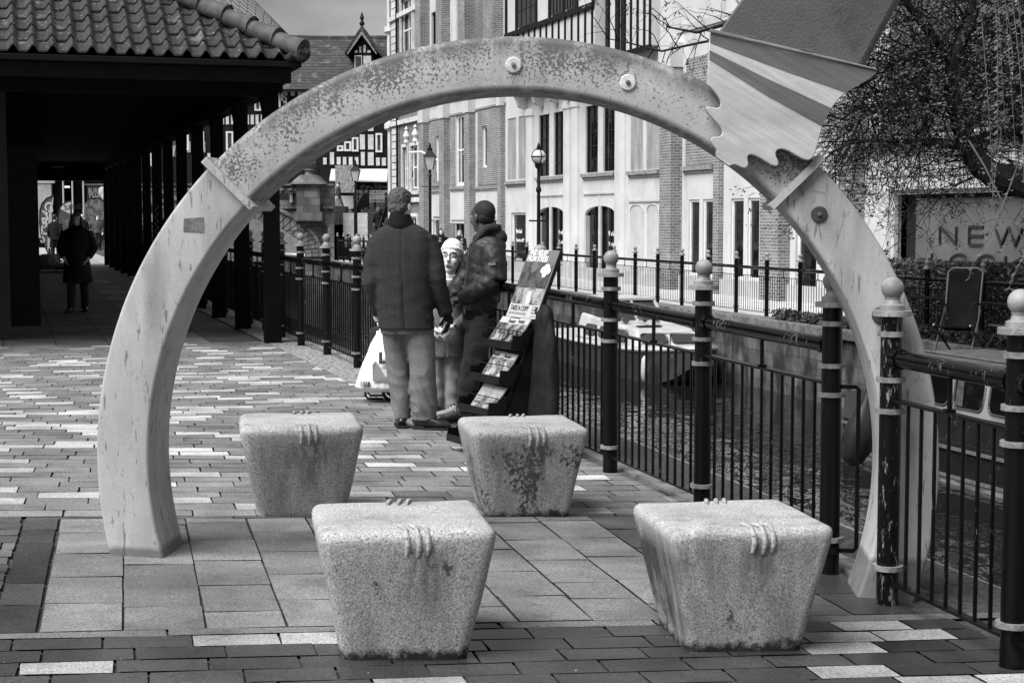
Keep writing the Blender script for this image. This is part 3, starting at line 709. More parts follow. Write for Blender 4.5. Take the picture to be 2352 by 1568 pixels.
for a, b in ((62.3, 63.2), (71.2, 72.4), (66.9, 68.6)): window(shop, a, b, FB + .1, 1.55 if a < 65 else 1.6 if a > 70 else 1.3, 1, 1, M_frame_w if a != 66.9 else M_frame_d, .08)
# arched shop doors: white spandrels cut to a curve, dark glass behind
for a, b in arch_w:
    c = (a + b) / 2; hw = (b - a) / 2; n = 24; sp_ = MB(); top = 1.98
    curve = [(c + hw * math.cos(PI * i / n), 1.60 + .34 * math.sin(PI * i / n) ** .8) for i in range(n + 1)]
    for sgn in (0, 1):
        pts2 = [(x, z) for x, z in curve if (x >= c - 1e-6 if sgn == 0 else x <= c + 1e-6)]
        ol = pts2 + ([(c, top), (b, top)] if sgn == 0 else [(a, top), (c, top)])
        sp_.prism([(-x, P0 + .0, z) for x, z in ol], (0, .13, 0))
    sp_.build('arch_head', M_wall, shop, 0)
    window(shop, a + .02, b - .02, FB + .1, 1.96, 4, 1, M_frame_d, .10, fw=.05, bar=.03)
    m = MB()
    for x in (c, ): m.cyl(-x, P0 + .03, FB, 2.3, .075, 12)
    fbox(m, a - .02, a + .10, P0 + .0, P0 + .2, FB, 1.62); fbox(m, b - .10, b + .02, P0 + .0, P0 + .2, FB, 1.62); m.build('mullion', M_wall2, shop)
    r = MB(); fbox(r, a - .1, b + .1, P0 - .05, P0, 2.33, 2.39); r.build('drip_mould', M_wall2, shop, 0)
window(shop, 58.4, 60.3, FB + .1, 1.75, 1, 1, M_frame_w, .08, fw=.09)
# recessed blind arches between the columns
for a, b in ((45.25, 46.2), (46.5, 47.6)):
    c, hw = (a + b) / 2, (b - a) / 2; ol = [(b, FB + .1), (b, 1.72)] + [(c + hw * math.cos(PI * i / 14), 1.72 + .24 * math.sin(PI * i / 14) ** .7) for i in range(1, 14)] + [(a, 1.72), (a, FB + .1)]
    MB().prism([(-x, P0 - .002, z) for x, z in ol], (0, -.012, 0)).build('blind_arch', M_wall2, shop, 0)
    rim = MB(); rim.tube([(-x, P0 - .02, z) for x, z in ol[1:-1]], .022, 6); rim.build('arch_rim', M_wall2, shop)
r = MB(); fbox(r, 45.2, 47.75, P0 - .05, P0, 2.04, 2.10); r.build('drip_mould', M_wall2, shop, 0)
# sills, cornices, columns, pilasters
def ledge(a, b, z, d=.12, h=.12, m=M_sill, name='sill'):
    q = MB(); fbox(q, a, b, P0 - d, P0, z - h, z).box(-b + .04, -a - .04, P0 - d * .55, P0, z - h - .07, z - h - .003); q.build(name, m, shop, 0)
ledge(48.9, 52.0, 3.03); ledge(53.9, 57.0, 3.03); ledge(45.2, 47.75, 3.0); ledge(58.25, 60.9, 2.96)
ledge(41.25, 43.4, 3.02); ledge(35.9, 37.0, 3.02); ledge(61.5, 65.3, 2.85, .07); ledge(66.6, 69.3, 2.9, .07); ledge(70.8, 73.0, 2.85, .07)
ledge(23, 32.9, 3.28, .25, .10, M_sill, 'cornice')
for a, b in ((48.0, 48.9), (52.4, 53.1), (53.2, 53.9), (57.4, 58.2)):
    x_, w_ = -(a + b) / 2, (b - a) / 2 * .92; c = MB().loft([(x_, P0, FB - .1, w_, .15), (x_, P0, 5.3, w_, .15), (x_, P0, 5.34, w_ * 1.12, .2), (x_, P0, 5.5, w_ * 1.12, .2), (x_, P0, 5.6, w_, .15)], 24, 2.4); c.build('column', M_wall, shop)
def pil(a, b, d, z1, m=M_brick, z0=FB - .1, cap=True):
    q = MB(); fbox(q, a, b, P0 - d, P0 + .01, z0, z1); q.build('pilaster', m, shop, 0)
    if cap: c = MB(); fbox(c, a - .03, b + .03, P0 - d - .05, P0, z1, z1 + .7); c.build('pilaster_cap', M_wall, shop, 0)
pil(33.0, 33.65, .35, 4.1); pil(36.7, 37.75, .33, 5.9); pil(40.68, 41.05, .15, 5.9); pil(43.55, 44.4, .36, 5.9)
pil(61.05, 61.5, .2, 5.95); pil(65.3, 66.1, .28, 5.95); pil(69.4, 70.25, .28, 5.95); pil(73.0, 73.85, .3, 5.95)
for a, b, d in ((61.3, 62.6, .45), (65.2, 66.3, .5), (69.3, 70.3, .4), (72.9, 73.9, .45)): pil(a, b, d, 12.9, M_brick, 6.9, False)
pil(63.0, 65.0, .12, 12.9, M_brickd, 7.0, False)
def panel(a, b, z0, z1, m, d=.03, name='brick_panel', hole=None):
    q = MB()
    if hole: wall_with_holes(q, a, b, z0, z1, [hole], P0 - d, P0 + .0)
    else: fbox(q, a, b, P0 - d, P0 + .0, z0, z1)
    q.build(name, m, shop, 0)
panel(61.6, 64.9, 2.88, 5.95, M_brick, hole=(63.5, 64.25, 3.6, 5.3)); panel(70.4, 72.8, 2.88, 5.9, M_brick, hole=(71.05, 71.8, 3.6, 5.25))
panel(66.2, 66.7, 2.95, 5.9, M_brick); panel(68.45, 69.3, 2.95, 5.9, M_brick)
panel(41.3, 43.25, 3.04, 6.1, M_brick); panel(37.8, 40.4, 3.6, 6.0, M_brick); panel(33.8, 36.3, 3.5, 6.4, M_brick); panel(27.5, 32.0, 3.4, 12.6, M_brickd); panel(22.2, 27.2, 3.4, 12.6, M_brickd); panel(33.9, 36.3, 7.2, 12.6, M_brickd)
for a, b in ((66.4, 69.2), (70.4, 72.8), (61.7, 65.1)): panel(a, b, 1.45, 1.52, M_wall2, .05, 'string_course')
panel(66.3, 69.3, FB, 1.3, M_brickd, .05, hole=(66.9, 68.6, FB, 1.3)); panel(22.5, 32.95, 2.45, 2.53, M_wall2, .03, 'string_course')
panel(24.8, 44.0, 6.9, 7.1, M_wall2, .05, 'string_course'); panel(60.95, 74.2, 6.72, 6.9, M_sill, .1, 'string_course'); panel(60.95, 74.2, 6.0, 6.08, M_sill, .06, 'string_course')
for i in range(9):
    a = 23.2 + i * 1.55
    if 34 < a < 40: panel(a, a + .9, 7.6, 9.6, M_glass, .01, 'upper_window')
q = MB(); fbox(q, 33.0, 61, P0 - .10, P0, FB - .1, FB + .42); q.build('plinth', M_wall2, shop, 0)
# drainpipe
MB().cyl(-74.15, P0 - .12, FB, 12.8, .055, 10).build('drainpipe', M_timber, shop)
# timber-framed oriel carried on brackets
JP = P0 - .75
def jbox(mb, s0, s1, z0, z1, d0, d1): return mb.box(-s1, -s0, JP + d0, JP + d1, z0, z1)
q = MB(); jbox(q, 49.0, 58.6, 6.55, 12.5, .03, .74); q.build('oriel', M_wall, shop, 0)
K = 18.05 / 18.8
t = MB(); jbox(t, 49.0, 58.6, 8.25, 8.42, -.06, .029); jbox(t, 49.0, 58.6, 6.5, 6.68, -.06, .029)
for s in (50.6, 51.9, 53.4, 54.9, 57.2, 58.5, 49.05): jbox(t, s - .08, s + .08, 8.42, 12.4, -.04, .028)
for i in range(15): jbox(t, 49.12 + i * .66, 49.21 + i * .66, 6.68, 8.25, -.02, .027)
jbox(t, 49.0, 58.6, 10.9, 11.1, -.05, .0265)
t.build('timber_frame', M_timber, shop, 0)
for a, b in ((54.95, 57.1), (51.95, 53.3), (50.7, 51.8)):
    f = MB(); jbox(f, a + .1, b - .1, 8.47, 10.85, -.012, .026); f = f.build('window', M_glass, shop, 0)
    g = MB()
    for i in range(1, 4): c = a + (b - a) * i / 4; jbox(g, c - .02, c + .02, 8.5, 10.85, -.03, -.013)
    for j in range(1, 4): c = 8.47 + 2.38 * j / 4; jbox(g, a + .1, b - .1, c - .015, c + .015, -.0295, -.0135)
    g.build('glazing_bars', M_frame_d, f, 0)
# darker canted return and the lower bay on the right
q = MB(); q.box(-48.95, -45.3, P0 - .28, P0 - .001, 6.7, 12.5); q.build('oriel', M_wall, shop, 0)
t = MB()
for s in (48.9, 48.0, 47.5): t.box(-s - .14, -s + .14, P0 - .36, P0 - .281, 6.7, 12.4)
for s in (46.9, 46.35, 45.8, 45.35): t.box(-s - .05, -s + .05, P0 - .33, P0 - .281, 6.7, 12.4)
t.box(-49, -45.25, P0 - .35, P0 - .28, 6.55, 6.72); t.build('timber_frame', M_timber, shop, 0)
for s in (58.3, 56.4, 54.7, 53.1, 51.4, 49.8):
    ol = [(P0, 6.5), (JP + .02, 6.5), (JP + .02, 6.3), (JP + .2, 6.18), (JP + .34, 5.95), (JP + .4, 5.72), (JP + .5, 5.66), (P0, 5.6)]
    MB().prism([(-s - .13, y, z) for y, z in ol], (.26, 0, 0)).build('bracket', M_wall2, shop, 0)
# big shop window with its lettered panel
f = MB(); y = P0 + .1
for a, b, c, d in ((31.88, 32.0, FB + .3, 2.16), (24, 24.1, FB + .3, 2.16), (24.1, 31.88, 2.06, 2.16), (24.1, 31.88, FB + .3, FB + .4)): fbox(f, a, b, y, y + .1, c, d)
f = f.build('window', mat('grey_shop_frame', .5, .4, 6, rough=.4), shop, 0)
g = MB(); fbox(g, 24.1, 31.88, P0 + .42, P0 + .43, FB + .4, 2.06); g.build('pane', M_black, f, 0)
g = MB(); fbox(g, 24.2, 31.25, P0 + .27, P0 + .30, FB + .4, 1.97); g = g.build('lettered_panel', mat('grey_display_panel', .115, .085, .8, rough=.7), f, 0)
def slet(body, s, z, size, m, p, sx=1.0, par=shop, bold=0): return text(body, size, m, par, (-s, p, z), ROTX, sx=sx, bold=bold)
def thin_letters(par, word_s, z0, h, stroke, p, m):
    """geometric line capitals: N E W / L O O K as bent bars"""
    def ln(*pts): mb.tube([(-a, p, z0 + b * h) for a, b in pts], stroke, 6)
    for ch, s, wd in word_s:
        mb = MB(); x = lambda t: s - t * wd
        if ch == 'N': ln((x(0), 0), (x(0), 1)); ln((x(0), 1), (x(1), 0)); ln((x(1), 0), (x(1), 1))
        if ch == 'E': ln((x(0), 0), (x(0), 1)); [ln((x(0), k), (x(1), k)) for k in (0, .5, 1)]
        if ch == 'W': ln((x(0), 1), (x(.25), 0)); ln((x(.25), 0), (x(.5), 1)); ln((x(.5), 1), (x(.75), 0)); ln((x(.75), 0), (x(1), 1))
        if ch == 'L': ln((x(0), 1), (x(0), 0)); ln((x(0), 0), (x(1), 0))
        if ch == 'O': ln(*[(x(.5 + .5 * math.cos(2 * PI * i / 24)), .5 + .5 * math.sin(2 * PI * i / 24)) for i in range(25)])
        if ch == 'K': ln((x(0), 0), (x(0), 1)); ln((x(0), .42), (x(1), 1)); ln((x(.3), .6), (x(1), 0))
        mb.build('letter', m, par)
thin_letters(g, [('N', 30.25, .62), ('E', 29.15, .5), ('W', 28.25, .95)], 0.99, .37, .030, P0 + .25, M_letter)
thin_letters(g, [('L', 30.55, .4), ('O', 29.85, .72), ('O', 28.85, .72), ('K', 27.85, .6)], 0.40, .38, .030, P0 + .25, M_letter)
for s, z in ((60.0, .0), (54.95, .0), (49.9, .0)):
    for body, dz, sz in (('New Look', .95, .24), ('There for me 24/7', .62, .19), ('newlook.com', -.12, .20)):
        slet(body, s, z + dz, sz, M_white, P0 + (.11 if s > 58 else .13), .72)
slet('NEW', 51.5, .75, .3, M_frame_d, P0 + .13, .9); slet('LOOK', 51.5, .35, .3, M_frame_d, P0 + .13, .9)
# bracket lamp on the wall
bl = MB(); bl.tube([(-70.3, P0 - .3, 3.2), (-70.3, P0 - .3, 4.1), (-70.9, P0 - .9, 4.5), (-71.6, P0 - 1.3, 4.5)], .05, 8); bl.build('lamp_bracket', M_frame_w, shop)
# ------------------------------------------------------------------ older corner building with stone-dressed windows
vic = empty('stone_trimmed_building', (0, 0, 0), ROT_C, 'old brick building with pale stone window surrounds and a rounded corner, left of the drainpipe', 'building')
M_stone = mat('dressed_stone', .62, .48, 2, rough=.85, spots=[(.2, 5, .58, .7, (1, 1, .4))]); _b = brick('old_brick', .17, .10, .25, .23, .078, .010)
H2 = [(75.0, 76.5, 2.95, 5.0), (77.2, 78.2, 2.95, 5.0), (76.2, 78.4, 9.2, 12.2), (75.1, 75.7, 9.4, 12.3), (75.3, 77.6, FB + .2, 1.6)]
w = MB(); wall_with_holes(w, 74.25, 81.4, FB - .2, 13.2, H2); w.build('wall', _b, vic, 0)
w = MB(); fbox(w, 74.25, 81.4, P0 + .36, P0 + 9, FB, 13.0); w.build('wall', _b, vic, 0)
c = MB().lathe(-81.4, P0 + .9, [(.95, FB - .2), (.95, 6.0), (1.12, 6.1), (1.12, 6.35), (.95, 6.45), (.95, 10.9), (1.1, 11), (1.1, 11.25), (.95, 11.3), (.95, 13.2)], 16); c.build('corner_turret', M_stone, vic)
for i, (a, b, c, d) in enumerate(H2):
    tr = MB(); e = .16
    fbox(tr, a - e, a, P0 - .08, P0 + .12, c - .1, d + e); fbox(tr, b, b + e, P0 - .08, P0 + .12, c - .1, d + e); fbox(tr, a, b, P0 - .08, P0 + .12, d, d + e); fbox(tr, a - .25, b + .25, P0 - .16, P0 + .12, c - .28, c - .1 - .003)
    tr.build('window_surround', M_stone, vic, 0); window(vic, a, b, c, d, 2 if b - a > .8 else 1, 2, M_frame_w, .08, fw=.09, bar=.05)
for z in (2.3, 6.15, 6.9, 11.4):
    q = MB(); fbox(q, 74.25, 80.9, P0 - .14, P0, z, z + .22); q.build('string_course', M_stone, vic, 0)
q = MB()
for z in [FB + .35 * i for i in range(38)]: fbox(q, 79.3 - (.15 if int(z * 10) % 2 else 0), 80.6, P0 - .03, P0, z, z + .3)
q.build('quoins', M_stone, vic, 0)
for s in (75.4, 77.2):
    q = MB().lathe(-s, P0 - .08, [(.12, 5.15), (.16, 5.2), (.1, 5.35), (.18, 5.5), (.14, 5.62), (.05, 5.8), (.10, 5.86), (.02, 6.0)], 10); q.build('finial', M_stone, vic)
MB().cyl(-79.0, P0 - .13, FB, 12.8, .06, 8).build('drainpipe', M_timber, vic)
q = MB(); fbox(q, 74.2, 83, P0 - .3, P0 + 9, 13.21, 13.5); q.build('roof', M_timber, vic, 0)
# ------------------------------------------------------------------ half-timbered house over the bridge
HY = 97.0; hk = HY / math.cos(0) / FPX
hx = lambda u: at_y(u, 500, HY).x; hzz = lambda v: at_y(1176, v, HY).z
th = empty('half_timbered_house', (0, 0, 0), 0, 'black and white half-timbered house with a long tiled roof and gabled dormer above the bridge', 'building')
M_tile = brick('old_roof_tiles', .055, .03, .012, .9, .19, .03, axes=('X', 'Y', 'Z'), dirt=(.13, 2, .55, .72), bstr=.6)
XL, XR = hx(250), hx(893); ZE, ZR = hzz(207), hzz(72)
w = MB().box(XL, XR, HY, HY + 8, -.6, ZE + .0); w.build('wall', M_timber, th, 0)
rf = MB().hexa([(XL - .4, HY - .7, ZE), (XR + .2, HY - .7, ZE), (XR + .2, HY - .5, ZE - .15), (XL - .4, HY - .5, ZE - .15)], [(XL - .4, HY + 4, ZR), (XR + .2, HY + 4, ZR), (XR + .2, HY + 4.4, ZR - .1), (XL - .4, HY + 4.4, ZR - .1)]).build('roof', M_tile, th, 0)
rd = MB().tube([(XL - .4, HY + 4.1, ZR + .05), (XR - 8, HY + 4.1, ZR + .12), (XR - 4, HY + 4.1, ZR + .02), (XR + .2, HY + 4.1, ZR + .05)], .17, 8); rd.build('ridge_tiles', M_tile, rf)
pn = MB()                                                                        # white plaster infill
M_plst = mat('white_plaster', .66, .52, 4, rough=.85)
def pnl(u0, u1, v0, v1, mb=None, d=.06): MB().box(hx(u0), hx(u1), HY - d, HY, hzz(v1), hzz(v0)).build('plaster_panel', M_plst, th, 0)
def dax(cx): return (1000 + cx / 1.96) / 1.633
def day(cy): return cy / 1.96 / 1.633
for u0 in list(range(262, 640, 34)):                                             # seen between the arcade posts
    pnl(u0, u0 + 9, 214, 232); pnl(u0 + 13, u0 + 22, 214, 232); pnl(u0, u0 + 7, 264, 286); pnl(u0 + 11, u0 + 18, 264, 286); pnl(u0 + 22, u0 + 29, 264, 286); pnl(u0 + 1, u0 + 8, 325, 350); pnl(u0 + 13, u0 + 24, 352, 382)
for cx0, cx1, cy0, cy1 in ((135, 160, 670, 705), (188, 215, 670, 705), (133, 158, 718, 760), (690, 727, 990, 1100), (750, 790, 990, 1100), (520, 548, 1155, 1210), (565, 590, 1155, 1212), (608, 635, 1155, 1213), (652, 678, 1156, 1214), (697, 725, 1118, 1216), (748, 790, 1120, 1216), (808, 835, 1160, 1218), (850, 880, 1160, 1218), (420, 445, 1160, 1210), (470, 500, 1120, 1210), (640, 672, 850, 960), (690, 727, 850, 965), (750, 790, 850, 965), (300, 345, 850, 960), (230, 270, 760, 850), (240, 280, 670, 750)):
    pnl(dax(cx0), dax(cx1), day(cy0), day(cy1))
def hwin(u0, u1, v0, v1):
    a, b, c, d = hx(u0), hx(u1), hzz(v1), hzz(v0); f = MB()
    f.box(a, a + .11, HY - .1, HY, c, d).box(b - .11, b, HY - .1, HY, c, d).box(a + .11, b - .11, HY - .1, HY, c, c + .11).box(a + .11, b - .11, HY - .1, HY, d - .11, d)
    f = f.build('window', M_frame_w, th, 0); MB().box(a + .1, b - .1, HY - .03, HY - .02, c + .1, d - .1).build('pane', mat('leaded_glass', .03, .09, 9), f, 0)
for q in ((75, 113, 700, 790), (805, 855, 980, 1120), (632, 680, 1010, 1115), (575, 628, 1040, 1112), (522, 570, 1070, 1112)): hwin(dax(q[0]), dax(q[1]), day(q[2]), day(q[3]))
for u in (285, 353, 420, 455, 488, 522, 556, 590, 623): hwin(u, u + 17, 302, 346); hwin(u - 2, u + 13, 222, 255)
# gabled dormer
gx, g0, g1 = hx(dax(717)), hx(dax(655)), hx(dax(782)); zb, zt = hzz(day(520)), hzz(day(250))
D = MB().prism([(g0, HY - .2, zb - 1.2), (g1, HY - .2, zb - 1.2), (g1, HY - .2, hzz(day(400))), (gx, HY - .2, zt), (g0, HY - .2, hzz(day(400)))], (0, 3.6, 0)).build('dormer', M_timber, th, 0)
rr = MB()
for e in (hx(dax(590)), hx(dax(840))): rr.hexa([(gx, HY - .6, zt + .1), (e, HY - .6, hzz(day(405))), (e, HY + 3.4, hzz(day(405))), (gx, HY + 3.4, zt + .1)], [(gx, HY - .6, zt + .45), (e, HY - .6, hzz(day(390))), (e, HY + 3.4, hzz(day(390))), (gx, HY + 3.4, zt + .45)])
rr.build('dormer_roof', M_tile, D, 0)
bg = MB()
for e in (hx(dax(610)), hx(dax(822))): bg.hexa([(gx, HY - .66, zt - .12), (e, HY - .66, hzz(day(412))), (e, HY - .61, hzz(day(412))), (gx, HY - .61, zt - .12)], [(gx, HY - .66, zt + .12), (e, HY - .66, hzz(day(398))), (e, HY - .61, hzz(day(398))), (gx, HY - .61, zt + .12)])
bg.build('barge_board', M_sill, D, 0)
pq = MB()
for a, b, c, d in ((693, 708, 345, 392), (722, 740, 335, 390), (660, 680, 375, 392), (752, 775, 375, 392), (722, 778, 415, 480)): pq.box(hx(dax(a)), hx(dax(b)), HY - .25, HY - .2, hzz(day(d)), hzz(day(c)))
pq.build('plaster_infill', _mats['white_plaster'], D, 0)
f = MB().box(hx(dax(658)), hx(dax(712)), HY - .27, HY - .2, hzz(day(520)), hzz(day(412))).build('window', M_frame_w, D, 0)
MB().box(hx(dax(664)), hx(dax(706)), HY - .29, HY - .271, hzz(day(520)), hzz(day(420))).build('pane', _mats['leaded_glass'], f, 0)
MB().lathe(gx, HY - .5, [(.1, zt + .4), (.16, zt + .55), (.06, zt + .75), (.14, zt + .85), (.02, zt + 1.2)], 8).build('finial', M_timber, D)
# chimney stack house behind
MB().box(hx(868), hx(900), HY + 9, HY + 12, 0, hzz(34)).hexa([(hx(866), HY + 8.8, hzz(62)), (hx(900), HY + 8.8, hzz(62)), (hx(900), HY + 12, hzz(62)), (hx(866), HY + 12, hzz(62))], [(hx(872), HY + 9, hzz(26)), (hx(900), HY + 9, hzz(26)), (hx(900), HY + 12, hzz(26)), (hx(872), HY + 12, hzz(26))]).build('gable_end', M_tile, th, 0)
# shopfront: awning, glass, pale stall riser
aw = MB().hexa([(hx(762), HY - 1.1, hzz(417)), (hx(892), HY - 1.1, hzz(419)), (hx(892), HY - .05, hzz(419)), (hx(762), HY - .05, hzz(417))], [(hx(762), HY - 1.1, hzz(414)), (hx(892), HY - 1.1, hzz(416)), (hx(892), HY - .05, hzz(388)), (hx(762), HY - .05, hzz(388))]).build('awning', mat('pale_awning', .6, .5, 3, rough=.8), th, 0)
g = MB().box(hx(822), hx(890), HY - .04, HY - .01, hzz(451), hzz(420)).build('window', M_glass, th, 0)
text('spitz', 1.05, mat('grey_window_lettering', .16, rough=.6), g, (hx(826), HY - .06, hzz(446)), ROTX, sx=.95, bold=.03)
MB().box(hx(762), hx(893), HY - .5, HY - .02, hzz(480), hzz(450)).build('stall_riser', M_wall, th, 0)
# ------------------------------------------------------------------ stone bridge and the steps beside it
BY = 80.0
bx_ = lambda u: at_y(u, 500, BY).x; bz_ = lambda v: at_y(1176, v, BY).z
br = empty('stone_bridge', (0, 0, 0), 0, 'old stone bridge with a round arch and carved parapet at the head of the canal', 'bridge')
M_bst = brick('bridge_stone', .17, .08, .06, .7, .36, .02, dirt=(.03, 1.2, .45, .65, (1, 1, .5)))
M_bst2 = brick('arch_voussoirs', .22, .13, .05, .35, .9, .03, dirt=(.05, 2, .5, .7))
PT = bz_(421); ux0, ux1 = bx_(250), bx_(768)
acx, arx, az0, arz = bx_(478), (bx_(700) - bx_(478)), bz_(590), bz_(492) - bz_(590)
n = 40
inn = [(acx + arx * math.cos(PI * i / n), az0 + arz * math.sin(PI * i / n)) for i in range(n + 1)]
w = MB()
for i in range(n):
    (xa, za), (xb, zb2) = inn[i], inn[i + 1]
    w.hexa([(xb, BY, zb2), (xa, BY, za), (xa, BY + 7, za), (xb, BY + 7, zb2)], [(xb, BY, PT - 1.1), (xa, BY, PT - 1.1), (xa, BY + 7, PT - 1.1), (xb, BY + 7, PT - 1.1)])
w.box(acx + arx, ux1, BY, BY + 7, -2.6, PT - 1.1).box(ux0, acx - arx, BY, BY + 7, -2.6, PT - 1.1)
w.build('wall', M_bst, br, 0)
vr = MB()
for i in range(n):
    a0, a1 = PI * i / n + .006, PI * (i + 1) / n - .006; P = lambda a, k: (acx + (arx + k) * math.cos(a), az0 + (arz + k) * math.sin(a))
    q = [P(a0, 0), P(a1, 0), P(a1, .75), P(a0, .75)]; vr.prism([(x, BY - .08, z) for x, z in q], (0, .2, 0))
vr.build('arch_ring', M_bst2, br, 0)
rim = MB(); rim.tube([(acx + (arx + .85) * math.cos(PI * i / n), BY - .1, az0 + (arz + .85) * math.sin(PI * i / n)) for i in range(n + 1)], .11, 6); rim.build('hood_mould', M_bst, br)
pp_ = MB().box(ux0, ux1, BY, BY + .4, PT - 1.1 + .004, PT - .12).box(ux0, ux1, BY - .12, BY + .5, PT - .12 + .003, PT).box(ux0, ux1, BY - .14, BY - .001, PT - 1.25, PT - 1.1)
pp_.build('parapet', M_bst, br, 0)
pc = MB(); k = 0; x = ux0
while x < ux1 - 1.2:
    pc.box(x + .25, x + .85, BY - .012, BY - .002, PT - .82, PT - .5); x += 1.15
pc.build('parapet_openings', M_black, br, 0)
pq = MB(); x = ux0
while x < ux1 - 1.2:
    for dx in (.15, .55, .95): pq.ball((x + dx, BY - .03, PT - .32), (.12, .05, .1), 8, 6)
    pq.lathe(x + 1.02, BY - .05, [(.1, PT - .95), (.07, PT - .6), (.12, PT - .45)], 8); x += 1.15
pq.build('parapet_carving', M_bst2, br)
p0, p1 = bx_(684), bx_(737)
pr_ = MB().box(p0, p1, BY - .45, BY + .9, bz_(486), PT - .05).box(p0 - .12, p1 + .12, BY - .6, BY + 1, bz_(507), bz_(486) - .003).hexa([(p0 - .3, BY - .7, PT - .05 + .003), (p1 + .3, BY - .7, PT - .05 + .003), (p1 + .3, BY + 1.1, PT - .05 + .003), (p0 - .3, BY + 1.1, PT - .05 + .003)], [(p0 + .15, BY - .2, PT + .4), (p1 - .15, BY - .2, PT + .4), (p1 - .15, BY + .6, PT + .4), (p0 + .15, BY + .6, PT + .4)])
pr_.build('pier', M_bst, br, 0)
bc = (p0 + p1) / 2; pb = MB().lathe(bc, BY + .2, [(.3, PT + .38), (.22, PT + .45), (.2, PT + .6), (.32, PT + .66), (.15, PT + .72)], 12); pb.ball((bc, BY + .2, PT + .98), .32, 14, 10); pb.build('ball_finial', M_bst2, br)
# four-legged lantern frame on the pier
lf = MB()
for dx in (-.5, .5): lf.tube([(bc + dx, BY + .9, PT + .1), (bc + dx * .8, BY + .9, PT + .7), (bc + dx * .25, BY + .9, PT + 1.5), (bc, BY + .9, PT + 1.8)], .045, 6)
lf.cyl(bc, BY + .9, PT + 1.7, PT + 2.5, .06, 8); tag(lf.build('lamp_bracket_frame', M_timber), 'dark iron lamp bracket arching over the ball finial of the stone bridge pier', 'lamp bracket')
# steps up to the bridge street
SX0, SX1 = bx_(765), bx_(900); zs, ze = FB + .3, 2.02
st = MB(); ns = 15
for i in range(ns):
    st.box(SX0, SX1 + 2, 82 + i * .55, 95.8, zs + (ze - zs) * i / ns, zs + (ze - zs) * (i + 1) / ns - .004)
tag(st.build('steps', mat('dark_steps', .075, .04, 2, rough=.9), smooth=0), kind='structure')
sg = MB().box(-60, 30, 95.9, 99, FB - .5, 2.02); tag(sg.build('street', mat('street_setts', .2, .14, 3), smooth=0), kind='structure')
tag(MB().box(bx_(768) - .3, bx_(768), 79.7, 94, -2.6, 1.2).box(bx_(768), bx_(900), 79.7, 81.5, -2.6, FB - .02).build('landing', M_bst, smooth=0), kind='structure')
for u_ in (787, 857):
    e = empty('stair_railing', (bx_(u_), 82, 0), 0, 'black stair railing with ball finials, ' + ('left of the street lamp on the steps' if u_ == 787 else 'right of the street lamp on the steps'), 'railing', 'stair railings by the bridge')
    for i in range(5):
        y = i * 3.1; z = zs + (ze - zs) * min(1, (y + .3) / 8.2) ; z = max(FB, z)
        MB().cyl(0, y, z - .2, z + 1.15, .055, 8).ball((0, y, z + 1.27), .09, 8, 6).build('post', M_iron, e)
        if i < 4:
            z2 = zs + (ze - zs) * min(1, (y + 3.4) / 8.2); b = MB().tube([(0, y, z + .95), (0, y + 3.1, z2 + .95)], .045, 6)
            for j in range(1, 14): t = j / 14; b.cyl(0, y + 3.1 * t, z + (z2 - z) * t + .1, z + (z2 - z) * t + .94, .014, 4)
            b.build('bar_panel', M_iron, e)
e = empty('landing_railing', (bx_(775), 79.9, FB), 0, 'short black railing with ball finials across the foot of the bridge steps', 'railing')
for i in range(6):
    x = i * .52; MB().cyl(x, 0, 0, 1.1, .045, 8).ball((x, 0, 1.22), .085, 8, 6).build('post', M_iron, e)
b = MB().tube([(0, 0, .95), (2.6, 0, .95)], .04, 6).tube([(0, 0, .15), (2.6, 0, .15)], .03, 6)
for j in range(1, 26): b.cyl(j * .104, 0, .15, .95, .012, 4)
b.build('bar_panel', M_iron, e)
# ------------------------------------------------------------------ street lamps
M_lglass = mat('lamp_glass', .62, .5, 6, rough=.15)
def lantern(name, x, y, z0, h, k, label):
    e = empty(name, (x, y, z0), 0, label, 'street lamp')
    MB().lathe(0, 0, [(.13, 0), (.13, .5), (.08, .6), (.06, 1.2), (.055, h - .9 * k), (.09, h - .88 * k), (.05, h - .8 * k), (.05, h - .62 * k), (.10, h - .6 * k)], 12).box(-.35, .35, -.02, .02, h - 1.35 * k, h - 1.31 * k).build('pole', M_timber, e)
    a, b, c = .13 * k, .25 * k, .66 * k; zb = h - .6 * k; zt = zb + .55 * k
    MB().hexa([(-a, -a, zb), (a, -a, zb), (a, a, zb), (-a, a, zb)], [(-b, -b, zt), (b, -b, zt), (b, b, zt), (-b, b, zt)]).build('lantern_glass', M_lglass, e, 0)
    f = MB()
    for sx, sy in ((-1, -1), (1, -1), (1, 1), (-1, 1)): f.tube([(sx * a, sy * a, zb), (sx * b, sy * b, zt)], .022 * k, 4)
    b2 = b * 1.16
    f.hexa([(-b2, -b2, zt + .002), (b2, -b2, zt + .002), (b2, b2, zt + .002), (-b2, b2, zt + .002)], [(-.09 * k, -.09 * k, zt + .28 * k), (.09 * k, -.09 * k, zt + .28 * k), (.09 * k, .09 * k, zt + .28 * k), (-.09 * k, .09 * k, zt + .28 * k)])
    f.lathe(0, 0, [(.1 * k, zt + .27 * k), (.12 * k, zt + .36 * k), (.05 * k, zt + .42 * k), (.07 * k, zt + .48 * k), (.01, zt + .62 * k)], 8); f.build('lantern_frame', M_timber, e, 0)
    return e
q = at_y(988, 500, 62.0); top = at_y(988, 358, 62).z
lantern('lantern_lamp', q.x, q.y, FB, top - FB, .88, 'black four-sided lantern on a tall post before the brick piers, between the two standing men')
q = at_y(817, 500, 81.0); top = at_y(817, 386, 81).z
L2 = lantern('lantern_lamp', q.x, q.y, FB, top - FB - .1, .90, 'black four-sided lantern on the bridge steps in front of the pale awning')
